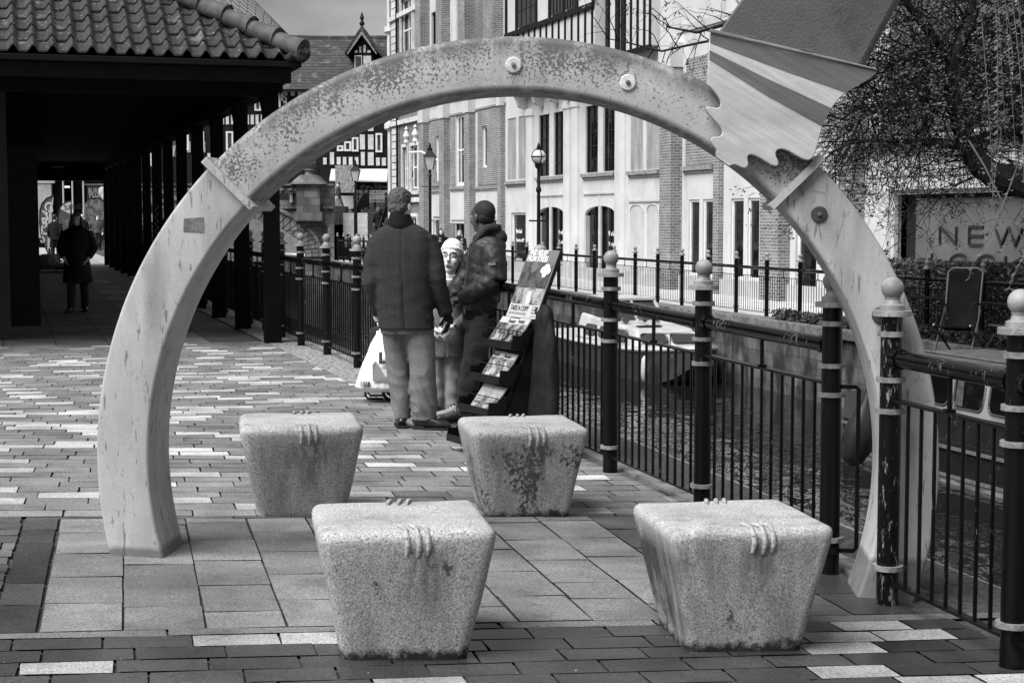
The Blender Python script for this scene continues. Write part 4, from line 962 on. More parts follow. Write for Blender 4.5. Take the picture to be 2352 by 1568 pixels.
nb = MB().box(q.x - .62, q.x - .08, q.y - .12, q.y - .09, bz_(569), bz_(489)).box(q.x + .1, q.x + .6, q.y - .12, q.y - .09, bz_(569), bz_(489)); tag(nb.build('notice_board', mat('pale_notice', .6, .45, 12), smooth=0), 'pair of pale notices fixed to the lamp post on the bridge steps', 'notice')
q = at_y(398, 500, 74.0); lantern('lantern_lamp', q.x, q.y, gz(q.x), at_y(398, 330, 74).z - gz(q.x), 1.0, 'dark lantern glimpsed between the posts of the arcade')
_t = (1237 - 1176) / FPX; _y = 15.6 / (CA * _t + SA); q = Vector((_t * _y, _y, 0)); k = q.y / FPX; e = empty('globe_lamp', (q.x, q.y, FB), 0, 'tall black street lamp with a round glass globe before the arched shop doors', 'street lamp')
zg = at_y(1237, 360, q.y).z - FB; rg = 16.5 * k
MB().lathe(0, 0, [(.12, 0), (.12, .7), (.08, .8), (.06, 1.3), (.05, zg - 1.1), (.085, zg - 1.05), (.085, zg - .98), (.05, zg - .9), (.05, zg - rg - .16), (.11, zg - rg - .1), (.13, zg - rg + .02)], 12).box(-.3, .3, -.02, .02, 1.98, 2.03).build('pole', M_timber, e)
MB().ball((0, 0, zg), rg, 20, 14).build('globe', M_lglass, e)
c = MB(); c.tube([(rg * 1.02 * math.cos(2 * PI * i / 28), rg * 1.02 * math.sin(2 * PI * i / 28), zg) for i in range(29)], .017, 6)
for a in (0, PI / 2): c.tube([(rg * 1.02 * math.cos(t) * math.cos(a + .35), rg * 1.02 * math.cos(t) * math.sin(a + .35), zg + rg * 1.02 * math.sin(t)) for t in [2 * PI * i / 28 for i in range(29)]], .017, 6)
c.lathe(0, 0, [(.10, zg + rg * .94), (.12, zg + rg * 1.02), (.05, zg + rg * 1.2), (.08, zg + rg * 1.3), (.04, zg + rg * 1.45), (.05, zg + rg * 1.55), (.01, zg + rg * 1.95)], 10); c.build('globe_frame', M_timber, e)
# ------------------------------------------------------------------ bench and sign on the bridge street
def bench(x, y, z):
    e = empty('park_bench', (x, y, z), 0, 'slatted bench in front of the shop stall riser on the bridge street', 'bench')
    s = MB(); [s.box(-1.3, 1.3, -.45 + .13 * i, -.35 + .13 * i, .46, .5) for i in range(4)]; s.build('seat', M_sill, e, 0)
    s = MB(); [s.box(-1.3, 1.3, .05 + .02 * i, .09 + .02 * i, .62 + .14 * i, .73 + .14 * i) for i in range(4)]; s.build('backrest', M_sill, e, 0)
    for dx in (-1.0, 0, 1.0): MB().box(dx - .06, dx + .06, -.4, .1, 0, .455).box(dx - .04, dx + .04, .1, .14, .0, 1.1).build('leg', M_timber, e, 0)
bench(hx(865), 95.95, 2.02)
e = empty('menu_board', (hx(802), 95.2, 2.02), 0, 'pale menu board on two legs under the awning', 'sign')
MB().box(-.62, .62, -.03, .03, 1.0, 2.6).build('panel', mat('menu_paper', .36, .25, 5, spots=[(.1, 14, .55, .6)]), e, 0); MB().box(-.5, -.44, -.02, .02, 0, .997).build('leg', M_timber, e, 0); MB().box(.44, .5, -.02, .02, 0, .997).build('leg', M_timber, e, 0)
# ------------------------------------------------------------------ arcade pavilion on the left
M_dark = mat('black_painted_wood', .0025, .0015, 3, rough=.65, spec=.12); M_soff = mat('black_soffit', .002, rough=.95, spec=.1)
arcd = empty('arcade_pavilion', CO, ROT_A, 'dark open arcade with a pantiled roof, black fascia and a row of square posts', 'arcade')
gl = lambda a, b: arc(a, b).z
EZ = 3.335
for i in range(14):
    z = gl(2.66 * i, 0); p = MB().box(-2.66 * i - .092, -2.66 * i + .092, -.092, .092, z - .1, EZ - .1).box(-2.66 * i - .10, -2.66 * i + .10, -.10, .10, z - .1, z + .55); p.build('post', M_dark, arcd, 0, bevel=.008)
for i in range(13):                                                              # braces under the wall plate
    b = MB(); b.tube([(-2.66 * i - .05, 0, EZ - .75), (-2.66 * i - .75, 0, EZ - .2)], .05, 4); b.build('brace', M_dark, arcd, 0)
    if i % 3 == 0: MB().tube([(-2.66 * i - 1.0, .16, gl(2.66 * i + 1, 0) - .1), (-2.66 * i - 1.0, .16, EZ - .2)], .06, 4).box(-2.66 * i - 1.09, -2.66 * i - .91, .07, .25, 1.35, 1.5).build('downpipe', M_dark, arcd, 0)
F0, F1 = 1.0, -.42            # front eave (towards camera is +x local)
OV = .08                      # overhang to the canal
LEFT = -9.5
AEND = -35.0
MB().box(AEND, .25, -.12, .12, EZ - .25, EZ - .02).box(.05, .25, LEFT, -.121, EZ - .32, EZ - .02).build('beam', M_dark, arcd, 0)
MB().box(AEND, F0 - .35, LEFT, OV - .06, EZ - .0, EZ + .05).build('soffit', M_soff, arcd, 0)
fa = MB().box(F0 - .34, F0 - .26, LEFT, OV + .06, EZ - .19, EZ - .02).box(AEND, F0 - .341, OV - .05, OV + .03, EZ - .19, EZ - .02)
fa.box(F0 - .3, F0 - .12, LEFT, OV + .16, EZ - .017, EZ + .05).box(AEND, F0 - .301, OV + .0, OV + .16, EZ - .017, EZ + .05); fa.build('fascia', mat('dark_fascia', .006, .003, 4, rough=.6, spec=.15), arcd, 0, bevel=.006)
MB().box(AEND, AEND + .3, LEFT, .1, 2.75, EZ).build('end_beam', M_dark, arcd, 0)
# pantiles: each course a wavy shell with real thickness; hipped at the canal corner
M_pan = mat('dark_pantiles', .032, .015, 4, .35, .65, .75, spots=[(.30, 26, .63, .68), (.015, 9, .58, .68), (.14, 3, .6, .72)], bump=(60, .5, .006))
SL = R(31); RISE, RUN = math.sin(SL), math.cos(SL)
PW, PL = .214, .285
def pantile(course, cols):
    mb = MB(); K = 10
    a0 = .02 + course * PL; lift = .03
    for c in cols:
        y0 = OV + .16 - (c + 1) * PW
        prof = []
        for k in range(K + 1):
            t = k / K; h = .032 * math.cos(2 * PI * (t - .80)) + (.012 * math.cos(4 * PI * (t - .80)))
            prof.append((y0 + PW * t * 1.02, h))
        jz = random.uniform(-.004, .004); ja = random.uniform(-.006, .006)
        def pt(y, h, a, l): return (F0 - .14 - a * RUN, y, EZ + .075 + a * RISE + (h + l + jz) / RUN)
        hip = lambda y: (OV + .16 - y) * 1.0
        rows_ = []
        for a, l in ((a0 + ja, lift), (a0 + PL * 1.06, .004)): rows_.append([pt(y, h, a, l) for y, h in prof]); rows_.append([pt(y, h - .016, a, l) for y, h in prof])
        o = len(mb.v); mb.v += [Vector(p) for r_ in rows_ for p in r_]; L = K + 1
        for k in range(K):
            mb.f += [(o + k, o + k + 1, o + 2 * L + k + 1, o + 2 * L + k), (o + L + k, o + 3 * L + k, o + 3 * L + k + 1, o + L + k + 1), (o + k, o + L + k, o + L + k + 1, o + k + 1)]
    return mb
tiles = MB()
for cse in range(0, 18):
    first = max(0, round((cse * PL * RUN - .02) / PW))
    tiles.merge(pantile(cse, range(first, 48)))
tiles.build('pantiles', M_pan, arcd, 60)
# hidden canal-side slope and deck under the tiles
HR = 3.9
TS = math.tan(SL)
MB().hexa([(F0 - .2, LEFT, EZ + .03), (F0 - .2, OV + .1, EZ + .03), (F0 - .2 - HR, OV + .1 - HR, EZ + .02 + HR * TS), (F0 - .2 - HR, LEFT, EZ + .02 + HR * TS)],
          [(F0 - .2, LEFT, EZ + .05), (F0 - .2, OV + .1, EZ + .05), (F0 - .2 - HR, OV + .1 - HR, EZ + .05 + HR * TS), (F0 - .2 - HR, LEFT, EZ + .05 + HR * TS)]).build('roof_deck', M_dark, arcd, 0)
MB().hexa([(AEND, OV + .14, EZ + .05), (F0 - .2, OV + .14, EZ + .05), (F0 - .2 - HR, OV + .14 - HR, EZ + .04 + HR * TS), (AEND, OV + .14 - HR, EZ + .04 + HR * TS)],
          [(AEND, OV + .15, EZ + .07), (F0 - .18, OV + .15, EZ + .07), (F0 - .18 - HR, OV + .15 - HR, EZ + .07 + HR * TS), (AEND, OV + .15 - HR, EZ + .07 + HR * TS)]).build('canal_slope', M_pan, arcd, 0)
hp = MB(); hd = Vector((-RUN, -RUN, RISE)).normalized(); h0 = Vector((F0 - .10, OV + .18, EZ + .155))
hs = Vector((-1, -1, math.tan(SL))).normalized()
for i in range(12):
    a = h0 + hs * (i * .40); b = a + hs * .43
    hp.tube([a + Vector((0, 0, .035)), b], [.125, .105], 12)
hp.build('hip_tiles', mat('hip_tile', .085, .05, 6, rough=.75, spots=[(.02, 14, .6, .68)], bump=(40, .4)), arcd, 60)
vox(MB().ball((h0.x + .0, h0.y - .02, h0.z - .03), (.10, .11, .085), 14, 10).ball((h0.x - .06, h0.y - .08, h0.z - .05), (.10, .14, .06), 12, 8), 'mortar_bedding', mat('mossy_mortar', .03, .012, 20, rough=.95, spots=[(.2, 40, .64, .68)], bump=(40, 1, .02)), arcd, .014, 1, lambda c: .030 * noise.noise(c * 14) + .012 * noise.noise(c * 40))
# wire netting over the ridge beyond
nt_ = MB(); na, nb_ = h0 + hs * .1 + Vector((-.1, 0, .06)), h0 + hs * 4.4 + Vector((-.1, 0, .06))
for i in range(34):
    t = i / 33; a = na.lerp(nb_, t); hgt = .04 + .62 * min(1, t * 2.6)
    nt_.tube([a, a + Vector((-.35 * t, .25 * t, hgt)) + Vector((random.uniform(-.03, .03), 0, random.uniform(-.03, .03)))], .006, 3)
    if i: 
        for j in range(1, 9):
            f = j / 8; p0_ = na.lerp(nb_, (i - 1) / 33); t0 = (i - 1) / 33
            A_ = p0_ + Vector((-.35 * t0, .25 * t0, .04 + .62 * min(1, t0 * 2.6))) * f; B_ = a + Vector((-.35 * t, .25 * t, hgt)) * min(1, f + .06)
            nt_.tube([A_, B_], .005, 3)
nt_.build('wire_netting', mat('rusty_wire', .05, .03, 10, rough=.6), arcd, 0)
# brick pier and corner pier under the roof
pw = [gnd(26, 780), gnd(94, 747)]
M_bpier = brick('sooty_brick', .018, .010, .006, .225, .075, .010)
inv = (Matrix.Translation(CO) @ Matrix.Rotation(ROT_A, 4, 'Z')).inverted()
la, lb = inv @ pw[0], inv @ pw[1]
MB().box(lb.x - 2.2, lb.x, lb.y - 3.5, lb.y, gl(0, -3) - .1, EZ - .02).build('brick_pier', M_bpier, arcd, 0)
MB().box(la.x - .4, la.x, la.y - 3.5, la.y, gl(0, -3) - .1, EZ - .02).build('corner_pier', mat('dark_render_pier', .02, .014, 3), arcd, 0)
MB().box(lb.x + .3, lb.x + .35, lb.y - .4, lb.y + .1, 2.55, EZ).build('hanging_sign', M_dark, arcd, 0)
tiny = MB(); tiny.box(-20, -19.97, -2.1, -1.8, 2.74, 2.76); tiny.build('soffit_light', mat('light_fitting', .5), arcd, 0)
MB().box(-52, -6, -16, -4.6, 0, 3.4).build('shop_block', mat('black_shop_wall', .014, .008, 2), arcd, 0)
M_tagp = mat('white_graffiti', .28)
sc = MB(); pt0 = Vector((-15.96 + .095, -.02, 1.15))
sc.tube([(pt0.x, pt0.y + .05 * math.sin(i * 1.9), pt0.z + i * .045) for i in range(16)], .007, 4); sc.build('graffiti', M_tagp, arcd)
# ------------------------------------------------------------------ end of the arcade: shopfronts, posters, flags
def fx(u, Y): return at_y(u, 500, Y).x
def fz(v, Y): return at_y(1176, v, Y).z
ES = 84.0
e = empty('takeaway_shop', (0, 0, 0), 0, 'dark shopfront with a pale takeaway sign and column at the far end of the arcade', 'shop')
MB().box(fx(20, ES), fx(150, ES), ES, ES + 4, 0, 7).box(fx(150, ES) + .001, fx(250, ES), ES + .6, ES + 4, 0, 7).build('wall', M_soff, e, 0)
s = MB().box(fx(60, ES), fx(131, ES), ES - .3, ES - .2, fz(421, ES), fz(392, ES)).build('sign', mat('grey_sign', .34, .28, 3), e, 0)
text('TAKEAWAY', .70, M_letter, s, (fx(73, ES), ES - .32, fz(410, ES)), ROTX, sx=.92, bold=.012)
MB().box(fx(90, ES), fx(122, ES), ES - .25, ES - .01, .5, fz(421, ES) - .01).build('column', mat('grey_column', .30, .22, 2), e, 0)
for u in (147, 168, 193): MB().box(fx(u, ES), fx(u + 3, ES), ES - .2, ES - .1, .5, 4.4).build('glazing_post', mat('pale_frame', .4), e, 0)
MB().box(fx(152, ES), fx(164, ES), ES - .2, ES - .15, fz(432, ES), fz(427, ES)).build('light_strip', mat('white_strip', .9), e, 0)
p = MB().box(fx(196, ES), fx(240, ES), ES + .45, ES + .55, fz(528, ES), fz(424, ES)).build('poster_window', mat('poster_dark', .03, .02, 3), e, 0)
M_pl = mat('pale_poster_lettering', .4)
text('BURSTING WITH', .41, M_pl, p, (fx(199, ES), ES + .43, fz(444, ES)), ROTX, sx=.62, bold=.01); text('PLUMP FRUIT', .41, M_pl, p, (fx(201, ES), ES + .43, fz(453, ES)), ROTX, sx=.70, bold=.01)
fr_ = MB(); [fr_.ball((fx(198 + (i * 7) % 34, ES) + .0, ES + .44, fz(505 - (i * 11) % 34, ES)), (.36, .03, .33), 8, 6) for i in range(9)]; fr_.build('fruit_picture', mat('fruit_print', .2, .06, 4), p)
MB().box(fx(190, ES), fx(242, ES), ES + .3, ES + .36, fz(424, ES), fz(422.5, ES)).box(fx(190, ES), fx(242, ES), ES + .3, ES + .36, fz(530, ES), fz(528, ES)).build('poster_frame', mat('grey_poster_frame', .3), e, 0)
for u, v in ((236, 440), (240, 448)):
    MB().ball((fx(u, ES - 4), ES - 4, fz(v, ES - 4)), (.18, .04, .24), 12, 8).build('hanging_disc', mat('pale_disc', .45), e)
# feather flags
def feather(label, x, y, z, pts_px, body, size, m, tm, hgt, rot=0):
    e = empty('feather_flag', (x, y, z), 0, label, 'flag'); W_ = lambda u, v: Vector((fx(u, y) - x, 0, fz(v, y) - z))
    MB().prism([W_(*q) + Vector((0, -.012, 0)) for q in pts_px], (0, .024, 0)).build('banner', m, e, 0)
    edge = [W_(*q) for q in pts_px[:hgt]]; MB().tube(edge + [Vector((edge[-1].x, 0, 0))] if False else edge, .03, 6).build('pole', M_timber, e)
    MB().lathe(0, 0, [(.35, 0), (.35, .06), (.05, .09), (.04, .3)], 14).build('base', M_timber, e)
    return e, W_
f1, W1 = feather('tall dark feather flag lettered GYROS leaning by the shopfront', fx(112, 66), 66, 0, [(110, 585), (94, 545), (91, 512), (92, 485), (97, 468), (108, 456), (124, 449), (125, 452), (121, 470), (116, 500), (113, 540), (111, 584)], '', 0, mat('flag_cloth', .07, .05, 3), None, 7)
for i, ch in enumerate('GYROS'): t = text(ch, .58, mat('flag_lettering', .42), f1, Vector(W1(112 - i * 3.2, 484 + i * 17)) + Vector((-.12, -.02, -.1)), (PI / 2, R(-12), 0), sx=.8, bold=.015)
MB().prism([W1(*q) + Vector((0, -.016, 0)) for q in ((124, 452), (122, 470), (117, 500), (114, 540), (112, 583), (107, 583), (109, 540), (112, 500), (117, 470))], (0, .032, 0)).build('pale_edge', mat('flag_edge', .36), f1, 0)
f2, W2 = feather('feather flag with a pale lettered tip, behind the walker with his back turned', fx(133, 62), 62, 0, [(132, 580), (131, 540), (133, 500), (136, 482), (142, 472), (152, 465), (164, 462), (163, 480), (160, 510), (157, 530), (150, 533), (137, 560)], '', 0, mat('flag_cloth2', .05, .12, 4, .55, .62), None, 7)
MB().prism([W2(*q) + Vector((0, -.016, 0)) for q in ((138, 479), (150, 467), (164, 462), (161, 491))], (0, .032, 0)).build('pale_tip', mat('flag_tip', .42), f2, 0)
text('VAPING', .2, M_letter, f2, W2(147, 477) + Vector((0, -.02, 0)), (PI / 2, R(-14), 0), sx=.7) if False else None
text('SUPPLIES', .26, M_letter, f2, W2(148, 482) + Vector((0, -.03, 0)), (PI / 2, R(-4), 0), sx=.72)
# bundle of bedding by the pier
bd = vox(MB().ball((-.1, 0, .16), (.45, .4, .28)).ball((.3, .1, .08), (.55, .4, .12)).ball((-.4, .1, .1), (.3, .3, .2)), 'bedding', mat('dark_blanket', .06, .10, 12, spots=[(.2, 20, .6, .68)]), None, .03, 2, lambda c: .03 * noise.noise(c * 7))
q = gnd(112, 618); bd.location = q; tag(bd, 'dark heap of bedding on the arcade floor beside the brick pier', 'bedding')
q = gnd(124, 626); b = vox(MB().box(-.75, .85, -.45, .45, 0, .07), 'blanket', mat('pale_blanket', .22, .12, 6), None, .02, 3, lambda c: .02 * noise.noise(c * 9)); b.location = q; tag(b, 'folded grey blanket lying flat on the arcade floor', 'blanket')
# ------------------------------------------------------------------ boats
M_gel = mat('white_boat_paint', .50, .38, 2, rough=.35, spots=[(.35, 6, .64, .74)]); M_hull = mat('grey_hull', .055, .035, 2, rough=.4, spots=[(.3, 9, .66, .72)])
M_bwin = glass_mat('boat_glass', .03, .15); M_nb = mat('dark_narrowboat_paint', .014, .009, 2, rough=.4, spots=[(.05, 8, .62, .7)]); M_nbp = mat('pale_narrowboat_panel', .24, .17, 2, rough=.5)
BS = 33.3
cr = empty('cabin_cruiser', canal(BS, 13.85, WATER), ROT_C, 'small white cabin cruiser with a low windowed cabin, moored bow-on at the far wall', 'boat')
def hullsec(x, hb, zk, zg): return [(x, -hb, zg), (x, -hb * .82, zk + .05), (x, 0, zk), (x, hb * .82, zk + .05), (x, hb, zg)]
secs = [hullsec(-6, .9, -.3, .62), hullsec(-3, .98, -.3, .60), hullsec(0, .98, -.28, .64), hullsec(1.1, .88, -.15, .68), hullsec(1.9, .55, .1, .74), hullsec(2.3, .08, .45, .78)]
m = MB()
for s in secs: m.v += [Vector(p) for p in s]
for i in range(len(secs) - 1):
    for k in range(4): a = i * 5 + k; m.f.append((a, a + 1, a + 6, a + 5))
m.f.append(tuple(range(5))); m.f.append(tuple(range(25, 30)))
for i in range(len(secs) - 1): m.f.append((i * 5, i * 5 + 5, i * 5 + 9, i * 5 + 4))
m.build('hull', M_hull, cr)
d = MB()
for i in range(len(secs) - 1):
    a, b = secs[i], secs[i + 1]; d.hexa([a[0], a[4], b[4], b[0]], [Vector(a[0]) + Vector((0, .03, .09)), Vector(a[4]) + Vector((0, -.03, .09)), Vector(b[4]) + Vector((0, -.03, .09)), Vector(b[0]) + Vector((0, .03, .09))])
d.build('deck', M_gel, cr, 0)
rb = MB(); [rb.tube([Vector(s[k]) + Vector((0, .0, .03)) for s in secs], .045, 6) for k in (0, 4)]; rb.build('rubbing_strake', M_gel, cr)
cab = MB().hexa([(.75, -.82, .70), (.75, .82, .70), (-3.2, .86, .70), (-3.2, -.86, .70)], [(.30, -.66, 1.10), (.30, .66, 1.10), (-3.2, .70, 1.28), (-3.2, -.70, 1.28)]); cab.build('cabin', M_gel, cr, 0, bevel=.05)
aft = MB().hexa([(-1.3, -.66, 1.15), (-1.3, .66, 1.15), (-3.4, .66, 1.15), (-3.4, -.66, 1.15)], [(-1.75, -.58, 1.62), (-1.75, .58, 1.62), (-3.4, .58, 1.66), (-3.4, -.58, 1.66)]).build('canopy', M_bwin, cr, 0)
fr_ = MB()
for y in (-.66, 0, .66): fr_.tube([(-1.28, y, 1.15), (-1.74, y * .88, 1.63)], .035, 4)
fr_.box(-3.5, -1.7, -.62, .62, 1.63, 1.68); fr_.build('canopy_frame', M_gel, aft, 0)
def rrect(c, ux, uy, w, h, r, n=5):
    c, ux, uy = Vector(c), Vector(ux).normalized(), Vector(uy).normalized(); o = []
    for sx, sy, a0 in ((1, -1, -90), (1, 1, 0), (-1, 1, 90), (-1, -1, 180)):
        for k in range(n):
            a = R(a0 + 90 * k / (n - 1)); o.append(c + ux * (sx * (w / 2 - r) + r * math.cos(a)) + uy * (sy * (h / 2 - r) + r * math.sin(a)))
    return o
fu = Vector((-.45, 0, .40)); fn = Vector((.40, 0, .45)).normalized()
for y in (-.36, .36):
    c = Vector((.55, y * .98, .89)) + fn * .012
    w_ = MB().prism(rrect(c, (0, 1, 0), fu, .58, .27, .09), fn * .01).build('window', M_bwin, cr, 0)
    k = MB(); o = rrect(c + fn * .012, (0, 1, 0), fu, .60, .29, .09); k.tube(o + [o[0]], .020, 6, False); k.build('frame', mat('boat_trim', .03, rough=.4), w_)
for x in (-.35, -1.35, -2.3):
    c = Vector((x, -.775 - .004, .93)); sn = Vector((0, -.42, .16)).normalized(); w_ = MB().prism(rrect(c + sn * .012, (1, 0, 0), (0, .16, .42), .72, .26, .08), sn * .012).build('window', M_bwin, cr, 0)
v = MB(); [v.box(-.15 + .0, .08, -.5 + i * .07, -.45 + i * .07, 1.125, 1.15) for i in range(8)]; v.build('vent_grille', M_frame_d, cr, 0)
h = MB(); h.tube([(-.5, .05, 1.22), (-.1, .05, 1.22)], .02, 6); h.tube([(-.9, -.2, 1.28), (-.45, -.2, 1.27), (-.35, -.2, 1.27)], [.015, .03, .07], 10); h.tube([(-.85, .1, 1.30), (-.45, .1, 1.29), (-.35, .1, 1.29)], [.015, .03, .07], 10); h.build('horn', M_chrome, cr)
MB().tube([(-.8, -.55, 1.24), (-.62, -.55, 1.25)], [.06, .085], 12).build('searchlight', M_chrome, cr)
rl = MB(); rl.tube([(.9, -.78, .8), (1.1, -.75, 1.05), (1.7, -.45, 1.1), (2.1, 0, 1.12), (1.7, .45, 1.1), (1.1, .75, 1.05), (.9, .78, .8)], .014, 6)
for y in (-.45, .45): rl.tube([(1.7, y, .8), (1.7, y, 1.1)], .012, 6)
rl.build('pulpit_rail', M_chrome, cr)
f = MB().lathe(1.5, -.95, [(.02, .62), (.07, .55), (.09, .3), (.07, .12), (.02, .06)], 10); tag(f.build('boat_fender', M_gel, None), 'white sausage fender hanging from the bow of the white cruiser', 'fender').matrix_world = cr.matrix_basis.copy()
f = MB(); f.tube([(1.15 + .26 * math.cos(2 * PI * i / 20), -1.04, .36 + .26 * math.sin(2 * PI * i / 20)) for i in range(21)], .075, 8, False); o = tag(f.build('life_ring', M_gel, None), 'white ring fender hanging on the hull of the cruiser', 'life ring'); o.matrix_world = Matrix.Translation(canal(32.3, 14.35, WATER)) @ Matrix.Rotation(ROT_C + R(38), 4, 'Z') @ Matrix.Translation((-1.15, .4, 0))
nb = empty('narrowboat', canal(14, 13.05, WATER), ROT_C, 'dark narrowboat with rounded windows and a pale cabin band, at the right beneath the railing', 'boat')
XB = -7.6
MB().hexa([(XB - 1.2, -.2, -.4), (XB, -1.05, -.4), (XB, 1.05, -.4), (XB - 1.2, .2, -.4)], [(XB - 1.6, -.15, .75), (XB, -1.05, .55), (XB, 1.05, .55), (XB - 1.6, .15, .75)]).box(XB + .001, 8, -1.05, 1.05, -.4, .55).build('hull', M_nb, nb, 0)
st_ = MB().box(XB, 8, -1.085, -1.051, .46, .50).box(XB, 8, -1.085, -1.051, .08, .12); st_.build('rubbing_strake', mat('worn_strake', .14, .08, 12, rough=.6), nb, 0)
MB().box(XB, 8, -1.07, -1.052, -.02, .075).build('lit_waterline_edge', mat('painted_waterline_glint', .20, .06, 5, .4, .6, .6, stretch=(.4, 1, 2)), nb, 0)  # pale strip paints the light caught by the base plate edge
cb_ = MB().hexa([(XB + .8, -.95, .551), (8, -.95, .551), (8, .95, .551), (XB + .8, .95, .551)], [(XB + .9, -.80, 1.55), (8, -.80, 1.55), (8, .80, 1.55), (XB + .9, .80, 1.55)]).build('cabin', M_nb, nb, 0)
sl_ = Vector((0, .15, 1.0)).normalized(); sn = Vector((0, -1.0, .15)).normalized()
def sidep(x, z): return Vector((x, -.95 + .15 * (z - .551), z))
MB().prism([sidep(XB + .95, .92), sidep(7.9, .92), sidep(7.9, 1.46), sidep(XB + .95, 1.46)], sn * .006).build('pale_band', M_nbp, nb, 0)
for i in range(15):
    x = -6.2 + i * .82
    w_ = MB().prism(rrect(sidep(x, 1.215) + sn * .0065, (1, 0, 0), sl_, .68, .42, .10), sn * .008).build('window', M_shopg, nb, 0)
    o = rrect(sidep(x, 1.215) + sn * .016, (1, 0, 0), sl_, .70, .44, .11); k = MB(); k.tube(o + [o[0]], .014, 6, False); k.build('frame', M_chrome, w_)
    if i % 2 == 0: MB().prism([sidep(x - .30, 1.03) + sn * .0148, sidep(x - .12, 1.03) + sn * .0148, sidep(x - .16, 1.40) + sn * .0148, sidep(x - .30, 1.40) + sn * .0148], sn * .002).build('curtain', mat('grey_curtain', .07, .04, 9), w_, 0)
rf_ = MB().box(XB + .85, 8, -.84, .84, 1.552, 1.60); rf_.tube([(XB + 1, -.76, 1.68), (8, -.76, 1.68)], .022, 6); rf_.build('roof', mat('narrowboat_roof', .10, .06, 4, rough=.6), nb, 0)
# black fender hung by the ring's right leg
fd = MB(); c0 = Vector((0, 0, 0))
fd.lathe(0, 0, [(.02, .26), (.045, .2), (.055, .1), (.10, -.02), (.135, -.16), (.13, -.28), (.09, -.36), (.02, -.40)], 18); fd.tube([(0, 0, .24), (0, .02, .34), (.05, .03, .36)], .012, 6)
fd = fd.build('buoy', mat('black_rubber', .016, .03, 5, rough=.35)); q = at_y(1986, 948, 8.4); fd.location = q; fd.rotation_euler = (0, R(14), 0); fd.scale = (.62, .62, .72)
tag(fd, 'black rubber buoy hanging over the water in the gap beside the ring', 'buoy')
# ------------------------------------------------------------------ right-hand far bank: hedge, chair, frame, grass
def leaf_mass(name, n, box, m, size, seed, shape=None):
    r = random.Random(seed); mb = MB()
    while n > 0:
        p = Vector((r.uniform(box[0], box[1]), r.uniform(box[2], box[3]), r.uniform(box[4], box[5])))
        if shape and not shape(p): continue
        n -= 1; a = Vector((r.gauss(0, 1), r.gauss(0, 1), r.gauss(0, .7))).normalized(); b = a.orthogonal().normalized(); b = (b * math.cos(r.random() * 6) + a.cross(b) * math.sin(r.random() * 6)).normalized()
        s = size * r.uniform(.6, 1.3); mb.add([p - a * s, p + b * s * .4, p + a * s, p - b * s * .4], [(0, 1, 2, 3)])
    return mb
M_leaf = mat('hedge_leaf', .10, .045, 9, .4, .6, .5, spots=[(.30, 24, .60, .68)]); M_leafd = mat('ground_cover_leaf', .05, .025, 9, rough=.6)
he = empty('hedge', (0, 0, 0), ROT_C, 'clipped small-leaved hedge below the big lettered shop window', 'hedge')
MB().box(-27.2, -17, 15.85, 16.5, FB, .62).build('hedge_body', mat('hedge_inside', .012, .03, 8, rough=.95), he, 0)
leaf_mass('l', 15000, (-27.5, -18, 15.7, 16.6, FB, .78), M_leaf, .045, 2, lambda p: p.y < 15.87 + .1 * noise.noise(p * 3) or p.z > .6 + .06 * noise.noise(p * 2.5) or p.x < -27.2).build('foliage', M_leaf, he, 0)
gr_ = leaf_mass('g', 7000, (-30, -18, 14.95, 15.3, FB - .05, FB + .22), M_leafd, .06, 5); gr_ = gr_.build('grass', mat('rough_grass', .07, .03, 4, rough=.8), None, 0); gr_.rotation_euler = (0, 0, ROT_C); tag(gr_, 'rough grass and weeds along the top of the far quay wall', 'grass', kind='stuff')
sh = leaf_mass('s', 260, (-.25, .25, -.2, .2, .05, .75), M_leafd, .06, 6, lambda p: p.x ** 2 + p.y ** 2 < .08); sh.tube([(0, 0, 0), (.03, 0, .4), (-.02, .03, .8)], .012, 5)
sh = sh.build('shrub', M_leafd, None, 0); sh.location = canal(25.3, 15.12, FB); tag(sh, 'small leafy plant growing at the quay edge beside the ring', 'plant')
q = at_y(2212, 700, 25.2); rc = empty('garden_chair', (q.x, q.y, FB), R(-30), 'dark folding recliner chair standing upright before the hedge', 'chair')
M_ch = mat('dark_sling_fabric', .010, .006, 3, rough=.9, spec=.1); M_chf = mat('dark_tube_frame', .02, rough=.3)
MB().hexa([(-.22, -.1, .35), (.22, -.1, .35), (.22, -.07, .35), (-.22, -.07, .35)], [(-.24, .12, 1.27), (.24, .12, 1.27), (.24, .15, 1.27), (-.24, .15, 1.27)]).build('backrest', M_ch, rc, 0)
MB().hexa([(-.22, -.6, .42), (.22, -.6, .42), (.22, -.12, .34), (-.22, -.12, .34)], [(-.22, -.6, .45), (.22, -.6, .45), (.22, -.12, .37), (-.22, -.12, .37)]).build('seat', M_ch, rc, 0)
k = MB(); k.tube([(-.26, -.12, .3), (-.27, .12, 1.25), (-.2, .15, 1.31), (.2, .15, 1.31), (.27, .12, 1.25), (.26, -.12, .3)], .022, 6)
for sx in (-.28, .28): k.tube([(sx, .35, 0), (sx, -.65, .46)], .018, 6); k.tube([(sx, -.6, 0), (sx, .05, .75)], .018, 6); k.tube([(sx, .08, .74), (sx, -.35, .80), (sx, -.55, .78)], .02, 6)
k.build('frame', M_chf, rc)
q = at_y(2330, 720, 25.0); rc2 = empty('garden_chair', (q.x, q.y, FB), R(-70), 'dark folding chair with a pale seat beside the post at the right edge', 'chair')
MB().hexa([(-.25, -.3, .42), (.25, -.3, .42), (.25, .25, .36), (-.25, .25, .36)], [(-.25, -.3, .45), (.25, -.3, .45), (.25, .25, .39), (-.25, .25, .39)]).build('seat', mat('grey_seat', .06), rc2, 0)
